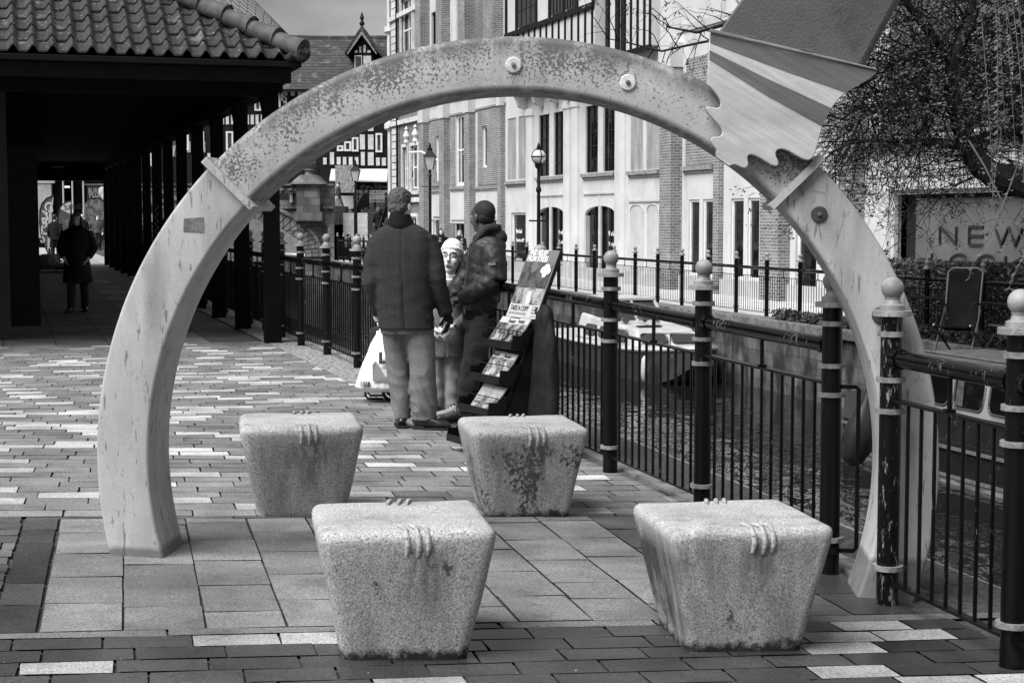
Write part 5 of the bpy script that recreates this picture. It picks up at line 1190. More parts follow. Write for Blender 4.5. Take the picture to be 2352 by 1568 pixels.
MB().hexa([(-.25, .25, .36), (.25, .25, .36), (.25, .28, .36), (-.25, .28, .36)], [(-.25, .45, .85), (.25, .45, .85), (.25, .48, .85), (-.25, .48, .85)]).build('backrest', M_ch, rc2, 0)
k = MB()
for sx in (-.27, .27): k.tube([(sx, -.4, 0), (sx, .4, .8)], .018, 6); k.tube([(sx, .4, 0), (sx, -.35, .62)], .018, 6)
k.build('frame', M_chf, rc2)
ef = empty('quay_guard_frame', canal(24.9, 14.98, FB - .15), ROT_C, 'low black tubular guard frame at the far quay edge in front of the garden chairs', 'guard rail')
k = MB(); k.tube([(0, 0, 0), (0, 0, .82), (.05, 0, .88), (6, 0, .88)], .024, 6).tube([(0, 0, .42), (6, 0, .42)], .018, 6).tube([(.02, 0, .70), (.8, 0, .70)], .014, 6)
for x in (1.7, 3.4, 5.1): k.cyl(x, 0, 0, .88, .022, 6)
k.build('frame', M_timber, ef)
# ------------------------------------------------------------------ bare trees
M_bark = mat('dark_bark', .008, .016, 12, rough=.85, bump=(30, .6, .02)); M_twig = mat('dark_twig', .008, .028, 3, .45, .6, .85, spec=.15); M_bud = mat('blossom_bud', .05, .09, 20, .5, .62, .7); M_wil = mat('pale_willow_twig', .14, .07, 5, rough=.7)
tr_rng = random.Random(11)
def grow(mb, buds, p, d, L, r, lev, droop, seg=.16, kink=.32):
    n = max(3, int(L / seg)); pts = [p.copy()]; d = d.normalized(); rad = [r]
    for i in range(n):
        d = (d + Vector((tr_rng.gauss(0, kink), tr_rng.gauss(0, kink), tr_rng.gauss(0, kink) - droop * (i / n))) * .5).normalized()
        p = p + d * (L / n); pts.append(p.copy()); rad.append(r * (1 - .7 * (i + 1) / n))
        if lev > 0 and tr_rng.random() < (.62 if lev > 1 else .5):
            side = (d.orthogonal().normalized()); a = tr_rng.random() * 6.28; side = side * math.cos(a) + d.cross(side) * math.sin(a)
            grow(mb, buds, p, d * .5 + side * .9, L * tr_rng.uniform(.35, .62), max(.0055, rad[-1] * .6), lev - 1, droop * 1.4, seg * .9, kink)
    mb.tube(pts, rad, 5 if r > .03 else 3)
    if lev <= 1 and tr_rng.random() < (.5 if r < .0135 else .2):
        for k in range(tr_rng.randint(3, 6)):
            q = pts[-1] + Vector((tr_rng.gauss(0, .035), tr_rng.gauss(0, .035), tr_rng.gauss(0, .035))); a = Vector((tr_rng.gauss(0, 1), tr_rng.gauss(0, 1), tr_rng.gauss(0, 1))).normalized() * .034; b = a.orthogonal().normalized() * .016
            buds.add([q - a, q + b, q + a, q - b], [(0, 1, 2, 3)])
TY = 26.0
def T(u, v, dy=0): return at_y(u, v, TY + dy)
limbs = [  # (points px, depth offsets, radii)
    ([(2520, 640), (2470, 520), (2400, 440), (2340, 415), (2285, 405)], (0, 0, 0, 0, 0), (.34, .30, .27, .25, .22)),
    ([(2285, 405), (2245, 375), (2222, 335), (2205, 280), (2185, 210), (2200, 120), (2240, 20), (2260, -90)], (0, 0, .1, .2, .2, .3, .4, .5), (.21, .19, .17, .15, .13, .11, .09, .06)),
    ([(2226, 342), (2160, 332), (2080, 325), (2000, 322), (1950, 330), (1905, 352)], (0, -.3, -.6, -.7, -.9, -1.1), (.06, .05, .042, .034, .026, .016)),
    ([(2400, 440), (2370, 330), (2330, 250), (2270, 180), (2190, 140), (2110, 130), (2040, 150), (1975, 200)], (.2, .5, .7, .8, .6, .3, 0, -.2), (.22, .17, .14, .11, .09, .07, .05, .03)),
    ([(2340, 260), (2345, 130), (2320, 20), (2300, -100)], (.6, .9, 1.2, 1.4), (.13, .11, .09, .06)),
    ([(2190, 140), (2120, 60), (2060, -20), (1980, -70)], (.6, .4, .2, 0), (.07, .06, .045, .03)),
    ([(2200, 250), (2130, 235), (2050, 240), (1980, 270), (1930, 300)], (.2, 0, -.3, -.5, -.6), (.07, .055, .045, .03, .02)),
    ([(2300, -60), (2150, -70), (1990, -30), (1900, 20), (1800, 42), (1720, 40), (1660, 58), (1600, 75), (1530, 62)], (1, 1.2, 1.4, 1.5, 1.6, 1.6, 1.6, 1.6, 1.6), (.09, .08, .07, .06, .05, .042, .034, .024, .014)),
    ([(1760, 42), (1680, 85), (1600, 100), (1520, 118), (1440, 98), (1390, 88)], (1.6, 1.5, 1.4, 1.4, 1.4, 1.4), (.03, .026, .022, .018, .012, .008)),
    ([(1900, 20), (1850, -30), (1780, -60), (1700, -40), (1620, -10)], (1.5, 1.5, 1.5, 1.5, 1.5), (.04, .035, .028, .02, .012)),
    ([(2220, 335), (2290, 300), (2350, 290), (2420, 300)], (0, .2, .4, .6), (.09, .08, .07, .06)),
]
tree = empty('bare_tree', T(2520, 640), 0, 'dark bare tree with dense tangled budding branches at the upper right, over the far bank', 'tree')
tk = MB(); tw = MB(); bu = MB()
off = -Vector(tree.location)
for li, (px, dz, rr_) in enumerate(limbs):
    P = [T(u, v, d) for (u, v), d in zip(px, dz)]
    tk.tube([p + off for p in P], rr_, 9)
    if li == 0: continue
    for i in range(len(P) - 1):
        seglen = (P[i + 1] - P[i]).length; ax = (P[i + 1] - P[i]).normalized()
        for _ in range(int(seglen * (24 if li not in (2, 7, 8, 9, 10) else 4.5 if li > 3 and li < 10 else 7)) + 1):
            t = tr_rng.random(); p = P[i].lerp(P[i + 1], t) + off; a = ax.orthogonal().normalized(); b = tr_rng.random() * 6.28; s_ = a * math.cos(b) + ax.cross(a) * math.sin(b)
            small = li in (7, 8, 9)
            grow(tw, bu, p, ax * .6 + s_, tr_rng.uniform(.5, 1.0) if small else tr_rng.uniform(.7, 2.1), (.013 if small else .017), 2 if not small else 1, .32)
z0 = T(2520, 640).z
tk.tube([(0, 0, 0), (.05, 0, FB - z0 - .1)], [.34, .42], 10)
tk.build('trunk', M_bark, tree); tw.build('twigs', M_twig, tree, 0); bu.build('buds', M_bud, tree, 0)
# weeping willow: hanging strands with narrow curled leaves in front of it
WY = 21.0
wt = empty('willow_tree', at_y(2700, 640, WY), 0, 'willow whose thin pale strands hang down at the right edge', 'tree'); off = -Vector(wt.location)
W_ = lambda u, v, dy=0: at_y(u, v, WY + dy) + off
MB().tube([W_(2700, 900), W_(2690, 500), W_(2640, 100), W_(2540, -160), W_(2400, -260)], [.3, .26, .2, .12, .06], 10).build('trunk', M_bark, wt)
ws, wl = MB(), MB(); rw_ = random.Random(5)
def strand(pts, r0, leaves):
    ws.tube(pts, [r0 * (1 - .6 * i / len(pts)) for i in range(len(pts))], 4)
    for i in range(len(pts) - 1):
        for _ in range(leaves):
            p = pts[i].lerp(pts[i + 1], rw_.random()); sx = rw_.choice((-1, 1)); L = rw_.uniform(.03, .085); dy = rw_.uniform(-.03, .03)
            q1 = p + Vector((sx * L * .6, dy, -L * .45)); q2 = q1 + Vector((sx * L * .35, dy, L * .35)); w2 = Vector((0, .003, .004))
            wl.add([p - w2, q1 - w2, q2, q1 + w2, p + w2], [(0, 1, 3, 4), (1, 2, 3)])
for u, v1, dense in ((2275, 470, 2), (2296, 330, 5), (2309, 300, 3), (2330, 380, 1), (2347, 420, 2), (2322, 160, 2), (2360, 520, 3)):
    pts = []; n = 26; ph = rw_.random() * 6
    for i in range(n + 1):
        t = i / n; v = -120 + (v1 + 120) * t; pts.append(W_(u - 30 * (1 - t) ** 2 + 5 * math.sin(ph + 4 * t), v, .4 * math.sin(ph)))
    strand(pts, .008, dense)
strand([W_(2352, 330), W_(2330, 400), W_(2300, 480), W_(2275, 540), W_(2240, 590), W_(2225, 640)], .011, 5)
strand([W_(2225, 323, .5), W_(2260, 380, .5), W_(2300, 460, .5), W_(2352, 555, .5), W_(2400, 640, .5)], .016, 0)
strand([W_(2370, 420), W_(2345, 500), W_(2310, 560), W_(2290, 610)], .007, 4); strand([W_(2380, 560), W_(2345, 600), W_(2325, 640), W_(2318, 662)], .007, 6); strand([W_(2300, 300), W_(2285, 400), W_(2276, 500), W_(2270, 545)], .006, 3)
ws.build('strands', M_wil, wt, 60); wl.build('leaves', mat('pale_willow_leaf', .16, .08, 5, rough=.6), wt, 0)
# ------------------------------------------------------------------ people
def cloth(name, a, b, sc=140, rough=.9, weave=.35):
    return mat(name, a, b, sc, .3, .7, rough, bump=(sc * 1.3, weave * .6, .003), spec=.12)
M_skin = mat('pale_skin', .70, .60, 9, rough=.5); M_skind = mat('dark_skin', .060, .045, 9, rough=.42)
M_lip = mat('dark_lips', .2, rough=.5); M_eyew = mat('eye_white', .6, rough=.3); M_pup = mat('dark_iris', .01, rough=.2); M_mouth = mat('open_mouth', .02, rough=.6)
M_shoe = mat('black_leather', .010, .03, 20, rough=.28); M_sole = mat('shoe_sole', .012, rough=.7)
def hxf(c, yaw, pitch=0, roll=0, s=1): return Matrix.Translation(c) @ Matrix.Rotation(yaw, 4, 'Z') @ Matrix.Rotation(pitch, 4, 'X') @ Matrix.Rotation(roll, 4, 'Y') @ Matrix.Scale(s, 4)
def head(mb, M):
    h = MB(); h.ball((0, .012, .028), (.074, .094, .088), 20, 14).ball((0, -.022, -.045), (.062, .067, .071), 18, 12).ball((0, -.058, -.098), (.030, .028, .020), 12, 8)
    h.ball((.032, -.060, -.035), (.026, .026, .028), 10, 8).ball((-.032, -.060, -.035), (.026, .026, .028), 10, 8).ball((0, -.070, .030), (.052, .022, .016), 12, 8)
    h.tube([(0, -.082, .018), (0, -.098, -.012), (0, -.108, -.032), (0, -.090, -.042)], [.008, .011, .015, .010], 8)
    h.ball((0, -.080, -.066), (.024, .014, .007), 10, 6).ball((0, -.078, -.078), (.021, .013, .008), 10, 6)
    for s in (-1, 1): h.ball((s * .076, .012, -.018), (.010, .022, .034), 8, 8)
    h.tube([(0, .02, -.05), (0, .028, -.17)], [.052, .058], 14)
    mb.merge(h.xf(M))
def eyes(par, M, M_lid=None):
    for s in (-1, 1):
        e_ = MB().ball((s * .031, -.0745, .006), (.0135, .010, .0075), 10, 8).xf(M).build('eye', M_eyew, par); MB().ball((s * .031, -.0825, .006), (.0058, .004, .0062), 8, 6).xf(M).build('iris', M_pup, e_)
        MB().tube([(s * .016, -.090, .026), (s * .032, -.089, .031), (s * .048, -.081, .026)], [.0015, .003, .0015], 6).xf(M).build('eyebrow', M_pup, par)
def hand(mb, w, d, up, side, s=1.0, curl=.9, k=1.0):
    """w wrist, d direction of the hand, up = back of the hand, side = +1/-1 where the thumb leaves; five separate fingers"""
    w = Vector(w); d = Vector(d).normalized(); up = Vector(up); up = (up - d * up.dot(d)).normalized(); x = d.cross(up) * side
    P = lambda a, b, c: w + (d * a + x * b + up * c) * s
    mb.tube([P(-.03, 0, 0), P(.01, 0, 0), P(.05, .0, 0), P(.088, 0, -.002)], [(.024 * s * k, .026 * s * k), (.018 * s * k, .030 * s * k), (.016 * s * k, .040 * s * k), (.013 * s * k, .038 * s * k)], 10)
    for i, (b, L) in enumerate(((.030, .072), (.010, .080), (-.010, .074), (-.029, .058))):
        a = 0; q = P(.082, b, -.002); pts = [q]; seg = (L * .42, L * .32, L * .26)
        for j, sl_ in enumerate(seg):
            a += curl * (.35, .65, .5)[j] * (1 + .08 * i); q = q + (d * math.cos(a) - up * math.sin(a)) * sl_ * s + x * (.003 * (b / .03)) * s; pts.append(q)
        mb.tube(pts, [.0092 * s * k, .0088 * s * k, .0080 * s * k, .0062 * s * k], 7)
    pts = [P(.018, .026, -.004), P(.045, .046, -.012), P(.066, .052, -.026), P(.082, .048, -.040)]
    mb.tube(pts, [.013 * s * k, .0115 * s * k, .010 * s * k, .007 * s * k], 7)
def shoe(par, heel, ang, L=.28, m=None, laces=False, wd=1.0):
    D = Vector((math.cos(ang), math.sin(ang), 0)); h = Vector(heel); mb = MB()
    st = [(0, .030, .026), (.02, .046, .034), (.08, .052, .036), (.13, .042, .040), (.18, .032, .044), (.235, .027, .042), (L - .012, .018, .030), (L, .008, .016)]
    mb.tube([h + D * a + Vector((0, 0, .012 + b)) for a, b, c in st], [(b, c * wd) for a, b, c in st], 14); mb.tube([h + D * .045 + Vector((0, 0, .06)), h + D * .04 + Vector((0, 0, .13))], [.042, .040], 12)
    o = mb.build('shoe', m or M_shoe, par, 60)
    s_ = MB(); n = Vector((-D.y, D.x, 0)); ol = [h + D * a + n * (c * wd + .004) for a, b, c in st] + [h + D * a - n * (c * wd + .004) for a, b, c in reversed(st)]
    s_.prism([p + Vector((0, 0, 0)) for p in ol], (0, 0, .016)); s_.prism([p for p in (h - D * .006 + n * .034, h + D * .075 + n * .034, h + D * .075 - n * .034, h - D * .006 - n * .034)], (0, 0, .028)); s_.build('sole', M_sole, o, 0)
    if laces:
        l = MB()
        for i in range(5): a = .10 + i * .022; z = .012 + .052 + .042 - i * .012 + .006; l.tube([h + D * a + n * .022 + Vector((0, 0, z - .012)), h + D * (a + .004) + Vector((0, 0, z)), h + D * a - n * .022 + Vector((0, 0, z - .012))], .0042, 6)
        l.build('laces', M_white, o)
    return o
ridge = lambda p, a, sd=0.0: -a * abs(noise.noise(Vector((p.x * 9 + p.z * 6 + sd, p.y * 6, p.z * 8 - p.x * 4)))) * 2 + a * .5
fold = lambda a, fx, fz, sd=0: (lambda c: a * (noise.noise(Vector((c.x * fx + sd, c.y * fx, c.z * fz))) + .5 * noise.noise(Vector((c.x * fx * 2.3 + sd, c.y * fx * 2.3 + 5, c.z * fz * 2.1)))))
# ---- man seen from behind
def man():
    e = gnd(955, 985); b = MB(); Mh = hxf((-.102, .02, 1.628), R(180 - 24), R(4))
    head(b, Mh)
    b.loft([(-.10, .02, 1.52, .06, .06), (-.09, .0, 1.44, .17, .09), (-.085, 0, 1.2, .18, .11), (-.08, 0, .95, .16, .11), (-.07, 0, .82, .165, .11)])
    for pts in ([(-.15, .02, .86), (-.135, .07, .48), (-.10, .06, .08)], [(.0, 0, .86), (.05, 0, .48), (.06, 0, .08)]): b.tube(pts, [.08, .05, .035], 12)
    b.tube([(.09, 0, 1.40), (.155, -.02, 1.11), (.21, .06, .86)], [.05, .042, .03], 10); b.tube([(-.28, 0, 1.40), (-.32, -.01, 1.10), (-.29, .08, .86)], [.05, .042, .03], 10)
    hand(b, (.215, .06, .85), (.12, .08, -1), (.9, -.4, .1), 1, .95, .55); hand(b, (-.29, .08, .86), (.25, .15, -1), (-1, 0, 0), 1, .9, .3)
    man_ = vox(b, 'person', M_skin, None, .0062, 2); man_.location = e
    tag(man_, 'man in a dark wool coat and grey trousers seen from behind, hand at his side', 'person', 'people talking by the railing')
    M_coat = cloth('charcoal_wool', .014, .05, 150)
    c = MB().loft([(-.102, -.002, 1.515, .078, .085), (-.102, 0, 1.49, .105, .10), (-.098, 0, 1.465, .155, .112), (-.092, 0, 1.435, .20, .122), (-.09, 0, 1.39, .228, .132), (-.088, 0, 1.30, .232, .145), (-.085, 0, 1.15, .222, .15), (-.082, 0, 1.0, .213, .152), (-.073, 0, .86, .208, .155), (-.064, 0, .737, .203, .16), (-.064, 0, .733, .19, .15)], 30, 2.4)
    c.tube([(.075, 0, 1.395), (.125, -.012, 1.25), (.158, -.028, 1.10), (.188, .01, .97), (.218, .06, .835)], [.082, .080, .074, .064, .054], 16)
    c.tube([(-.255, 0, 1.39), (-.295, -.01, 1.22), (-.305, -.028, 1.07), (-.295, .02, .95), (-.262, .08, .84)], [.080, .078, .070, .062, .055], 16)
    co_ = vox(c, 'coat', M_coat, man_, .009, 3, lambda p: ridge(p, .003 if -.24 < p.x < .09 else .007, 4) * (.5 + (p.z < 1.2) * .5) + .006 * noise.noise(Vector((p.x * 11, p.y * 6, p.z * 2.2))) + (.004 * noise.noise(Vector((p.x * 6, 3, p.z * 16))) if p.x > .08 or p.x < -.27 else 0) - .005 * math.exp(-((p.x + .088) / .006) ** 2) * (p.y < -.05))
    col = MB().loft([(-.103, -.006, 1.455, .118, .108), (-.104, -.012, 1.48, .108, .106), (-.105, -.012, 1.53, .084, .092), (-.106, -.010, 1.565, .074, .082), (-.106, -.008, 1.563, .062, .07)], 28)
    vox(col, 'collar', cloth('black_velvet', .006, .012, 200), co_, .008, 2)
    sm = MB(); sm.tube([(-.088, -.153, 1.10), (-.088, -.158, .9), (-.08, -.163, .74)], .0035, 4); sm.build('back_vent', M_black, co_)
    g = MB(); hand(g, (.222, .065, .845), (.12, .08, -1), (.9, -.4, .1), 1, 1.0, .55, 1.22); vox(g, 'glove', cloth('black_knit', .012, .03, 160), man_, .004, 1)
    t = MB(); t.loft([(-.065, .0, .84, .18, .13), (-.065, 0, .74, .19, .135), (-.067, 0, .70, .188, .132)])
    t.tube([(-.15, .02, .80), (-.146, .07, .58), (-.132, .07, .44), (-.114, .07, .26), (-.100, .06, .07)], [(.112, .105), (.100, .090), (.090, .083), (.085, .076), (.074, .062)], 20)
    t.tube([(.02, 0, .80), (.043, 0, .58), (.052, -.014, .44), (.058, .0, .26), (.066, .01, .07)], [(.118, .115), (.108, .103), (.100, .097), (.098, .098), (.088, .092)], 20)
    vox(t, 'trousers', cloth('grey_flannel', .11, .20, 150), man_, .009, 3, lambda p: (ridge(p, .008) + .008 * noise.noise(Vector((p.x * 9, p.y * 7, p.z * 9 + p.x * 14))) + .007 * noise.noise(Vector((p.x * 15, 2, p.z * 13 + p.x * 20)))) * (1.4 - min(1, p.z * 1.6)) - .010 * math.exp(-((p.x + .13 - .03 * (p.z < .5)) / .010) ** 2) * (p.y < -.04) * .5)
    shoe(man_, (-.102, .0, 0), R(97), .29); shoe(man_, (-.01, .0, 0), R(-8), .27)
    hr = MB(); M_ = Mh
    k = MB().ball((0, .022, .040), (.081, .098, .088), 22, 14).ball((0, .055, -.015), (.076, .060, .070), 18, 12).ball((0, -.045, .080), (.055, .05, .035), 12, 8); hr.merge(k.xf(M_))
    rr_ = random.Random(4)
    hb = vox(hr, 'hair', mat('grey_curly_hair', .02, .12, 110, .36, .66, .7, bump=(150, .7, .008), stretch=(1, 1, .4)), man_, .0055, 1, lambda p: .007 * noise.noise(p * 42) + .003 * noise.noise(Vector((p.x * 90, p.y * 90, p.z * 40))))
    return man_
# ---- young man in a padded jacket, turned away to the left
def young():
    e = gnd(1060, 967); b = MB(); Mh = hxf((.158, .0, 1.555), R(180 + 42), R(3))
    head(b, Mh)
    b.loft([(.175, .0, 1.44, .06, .06), (.20, 0, 1.36, .10, .16), (.19, 0, 1.1, .11, .15), (.15, 0, .85, .10, .15)])
    for pts in ([(.15, -.08, .85), (.10, -.08, .46), (.035, -.05, .08)], [(.13, .08, .85), (.09, .08, .46), (.02, .06, .08)]): b.tube(pts, [.085, .06, .042], 12)
    b.tube([(.24, -.17, 1.30), (.255, -.21, 1.06), (.02, -.15, .94)], [.05, .045, .03], 10); b.tube([(.14, .17, 1.30), (.05, .21, 1.06), (-.03, .02, .95)], [.05, .045, .03], 10)
    hand(b, (.03, -.14, .94), (-1, .25, -.15), (-.1, -.7, .6), -1, .95, .9); hand(b, (-.02, .03, .95), (-.5, -.6, -.3), (-.5, .4, .6), 1, .95, .9)
    y = vox(b, 'person', M_skind, None, .0062, 2); y.location = e
    tag(y, 'young man in a dark padded hooded jacket, hands together, looking away to the left', 'person', 'people talking by the railing')
    puff = lambda p: .006 * abs(math.sin(p.z * 30 + p.x * 7 + 2.6 * noise.noise(p * 4))) + .010 * noise.noise(p * 11) + .005 * noise.noise(p * 26) - .004
    M_puf = mat('dark_padded_nylon', .008, .026, 18, .35, .7, .55, bump=(45, .5, .006), spec=.4)
    j = MB().loft([(.19, 0, 1.425, .075, .085), (.205, 0, 1.395, .11, .13), (.208, 0, 1.34, .13, .175), (.197, 0, 1.21, .142, .19), (.173, 0, 1.046, .148, .19), (.148, 0, .90, .138, .18), (.134, 0, .82, .115, .155), (.134, 0, .80, .105, .145)], 28, 2.3)
    j.tube([(.235, -.14, 1.325), (.258, -.19, 1.19), (.258, -.225, 1.07)], [.092, .096, .088], 16); j.tube([(.26, -.225, 1.09), (.17, -.215, 1.03), (.075, -.18, .975), (.0, -.14, .935)], [.086, .082, .070, .050], 16)
    j.tube([(.15, .15, 1.32), (.07, .22, 1.17), (.0, .22, 1.06)], [.088, .09, .08], 14); j.tube([(.01, .22, 1.07), (-.04, .12, .99), (-.045, .0, .94)], [.08, .07, .05], 14)
    jk = vox(j, 'jacket', M_puf, y, .009, 3, puff)
    MB().loft([(.134, 0, .775, .110, .15), (.134, 0, .79, .121, .162), (.137, 0, .85, .124, .166), (.14, 0, .86, .11, .15)], 28).build('hem_band', cloth('ribbed_hem', .01, .02, 120), jk, 60)
    h = MB().ball((.285, .03, 1.395), (.070, .115, .060), 18, 12).ball((.235, .03, 1.425), (.065, .11, .055), 18, 12).tube([(.10, -.09, 1.33), (.135, -.105, 1.40), (.19, -.11, 1.465), (.26, -.06, 1.475), (.28, .05, 1.47), (.22, .13, 1.46), (.13, .12, 1.40), (.08, .09, 1.33)], [.018, .022, .027, .030, .030, .028, .022, .018], 12)
    vox(h, 'hood', cloth('hood_jersey', .022, .05, 120), jk, .009, 3, lambda p: .006 * noise.noise(p * 16))
    MB().tube([(.065, -.115, 1.32), (.045, -.10, 1.15), (.028, -.09, 1.0), (.03, -.08, .82)], .007, 6).build('zip', M_chrome, jk)
    bd_ = MB().box(.21, .262, -.298, -.290, 1.195, 1.212).build('sleeve_badge', mat('pale_badge', .3, .1, 60), jk, 0)
    t = MB().loft([(.135, 0, .86, .12, .15), (.135, 0, .76, .125, .155), (.13, 0, .70, .118, .15)])
    t.tube([(.155, -.075, .80), (.125, -.085, .55), (.10, -.085, .42), (.06, -.065, .25), (.035, -.055, .075)], [(.105, .092), (.098, .088), (.086, .080), (.080, .072), (.074, .066)], 18)
    t.tube([(.12, .075, .80), (.10, .085, .55), (.07, .085, .42), (.035, .075, .25), (.01, .065, .075)], [(.105, .092), (.098, .088), (.086, .080), (.080, .072), (.074, .066)], 18)
    vox(t, 'trousers', cloth('dark_denim', .030, .062, 170), y, .009, 3, lambda p: ridge(p, .008, 9) + .008 * noise.noise(Vector((p.x * 9, p.y * 7, p.z * 11))) + .008 * noise.noise(Vector((p.x * 5, 2, p.z * 22))) * (p.z < .4))
    M_tr = mat('pale_leather_trainer', .42, .30, 30, rough=.4)
    shoe(y, (.075, -.06, 0), R(192), .29, mat('dark_leather_trainer', .05, .12, 14, .4, .6, .35), True); shoe(y, (.035, .07, 0), R(186), .29, M_tr, True)
    k = MB().ball((0, .032, .033), (.0770, .0930, .0860), 22, 14).ball((0, .050, -.010), (.074, .060, .062), 18, 12).xf(Mh)
    hr = MB(); hr.merge(k); vox(hr, 'hair', mat('short_black_hair', .006, .018, 170, .4, .6, .75, bump=(260, .8, .004)), y, .0055, 1, lambda p: .0025 * noise.noise(p * 120))
    return y
# ---- woman in a knitted hat and glasses, facing the camera
def woman():
    e = gnd(1015, 957); b = MB(); Mh = hxf((.078, -.02, 1.236), R(-10), R(-9), R(3), 1.06)
    head(b, Mh); b.loft([(.07, 0, 1.12, .05, .05), (.06, 0, 1.03, .15, .09), (.05, 0, .8, .14, .10), (.04, 0, .5, .15, .10)])
    for x in (-.04, .08): b.tube([(x, 0, .55), (x, 0, .3), (x, -.0, .07)], [.08, .055, .04], 12)
    b.tube([(.20, 0, 1.02), (.235, -.06, .80), (.095, -.20, .715)], [.045, .04, .026], 10); b.tube([(-.09, 0, 1.02), (-.14, -.06, .80), (-.055, -.20, .70)], [.045, .04, .026], 10)
    hand(b, (.085, -.205, .712), (-1, -.15, -.28), (.05, -.75, .6), -1, .92, .75); hand(b, (-.05, -.20, .70), (.75, -.35, -.30), (-.3, -.6, .7), 1, .92, .8)
    w = vox(b, 'person', M_skin, None, .0055, 2); w.location = e
    tag(w, 'woman in a white knitted hat and glasses talking to the two men, hands clasped', 'person', 'people talking by the railing')
    eyes(w, Mh)
    lp = MB(); lp.ball((0, -.090, -.071), (.020, .008, .017), 14, 10).xf(Mh); lp = lp.build('lips', M_lip, w); MB().ball((0, -.094, -.071), (.011, .006, .009), 10, 8).xf(Mh).build('mouth', M_mouth, lp)
    gl_ = MB()
    for s in (-1, 1):
        c = [(s * .034 + .026 * math.copysign(abs(math.cos(a)) ** .7, math.cos(a)), -.104 + .008 * abs(math.cos(a)) * 0, .003 + .017 * math.copysign(abs(math.sin(a)) ** .7, math.sin(a))) for a in [2 * PI * i / 20 for i in range(21)]]
        gl_.tube(c, .0018, 6, False); gl_.tube([(s * .06, -.103, .01), (s * .074, -.05, .012), (s * .08, .02, .0)], .0025, 6)
    gl_.tube([(-.009, -.105, .006), (0, -.108, .009), (.009, -.105, .006)], .0025, 6); gl_.xf(Mh).build('glasses', M_pup, w)
    ht = MB().merge(MB().ball((0, .020, .058), (.080, .098, .086), 22, 14).xf(Mh)); band = [(.0775 * math.cos(a), .016 + .093 * math.sin(a), .050 - .016 * math.sin(a)) for a in [2 * PI * i / 28 for i in range(29)]]
    ht.merge(MB().tube(band, .009, 8, False).xf(Mh)); vox(ht, 'hat', mat('white_knit', .82, .66, 60, rough=.95, bump=(120, .7, .005)), w, .0055, 1, lambda p: .003 * noise.noise(p * 60))
    hr = MB(); 
    for s in (-1, 1): hr.tube([(s * .074, .01, .03), (s * .085, .02, -.05), (s * .10, .02, -.12), (s * .12, .0, -.18)], [.02, .026, .032, .022], 10)
    hr.ball((0, .07, -.05), (.08, .05, .11), 14, 10); hr.xf(Mh); vox(hr, 'hair', mat('dark_wavy_hair', .04, .15, 40, .4, .6, .6, bump=(70, .7, .01), stretch=(1, 1, .3)), w, .006, 1, lambda p: .008 * noise.noise(Vector((p.x * 40, p.y * 40, p.z * 18))))
    M_tw = cloth('grey_tweed', .09, .26, 90)
    c = MB().loft([(.072, .01, 1.125, .06, .062), (.066, .005, 1.085, .11, .09), (.06, 0, 1.05, .165, .11), (.055, 0, .98, .185, .13), (.05, 0, .8, .172, .14), (.048, 0, .62, .17, .14), (.05, 0, .475, .17, .145), (.05, 0, .47, .155, .13)], 28, 2.2)
    c.tube([(.19, 0, 1.03), (.235, -.04, .90), (.24, -.085, .79)], [.066, .064, .056], 14); c.tube([(.24, -.08, .80), (.18, -.15, .745), (.115, -.195, .72)], [.056, .05, .042], 14)
    c.tube([(-.08, 0, 1.03), (-.13, -.04, .90), (-.14, -.085, .79)], [.066, .064, .056], 14); c.tube([(-.14, -.08, .80), (-.12, -.15, .735), (-.075, -.195, .705)], [.056, .05, .042], 14)
    ct = vox(c, 'coat', M_tw, w, .009, 3, lambda p: .007 * noise.noise(Vector((p.x * 10, p.y * 8, p.z * 5))) - .006 * math.exp(-((p.x - .04) / .008) ** 2) * (p.y < 0))
    vox(MB().loft([(.062, -.035, 1.0, .03, .05), (.066, -.04, 1.05, .055, .06), (.07, -.03, 1.10, .062, .066), (.073, -.02, 1.13, .052, .055)], 20), 'scarf', cloth('white_rollneck', .78, .6, 70, weave=.6), ct, .008, 2, lambda p: .004 * math.sin(p.z * 190))
    wa_ = MB().tube([(.112, -.222, .733), (.100, -.224, .728)], [.020, .020], 12).build('watch', M_chrome, w); 
    t = MB()
    for x in (-.035, .085): t.tube([(x, 0, .52), (x + .004, -.005, .32), (x, .0, .18), (x - .008, .0, .06)], [(.09, .085), (.08, .075), (.075, .07), (.068, .062)], 16)
    vox(t, 'trousers', cloth('light_grey_trousers', .26, .40, 140), w, .008, 3, lambda p: ridge(p, .007, 2) + .008 * noise.noise(Vector((p.x * 8, p.y * 7, p.z * 14))))
    shoe(w, (-.03, .03, 0), R(-100), .24); shoe(w, (.08, .04, 0), R(-80), .24)
    return w
PEOPLE = [man(), young(), woman()]
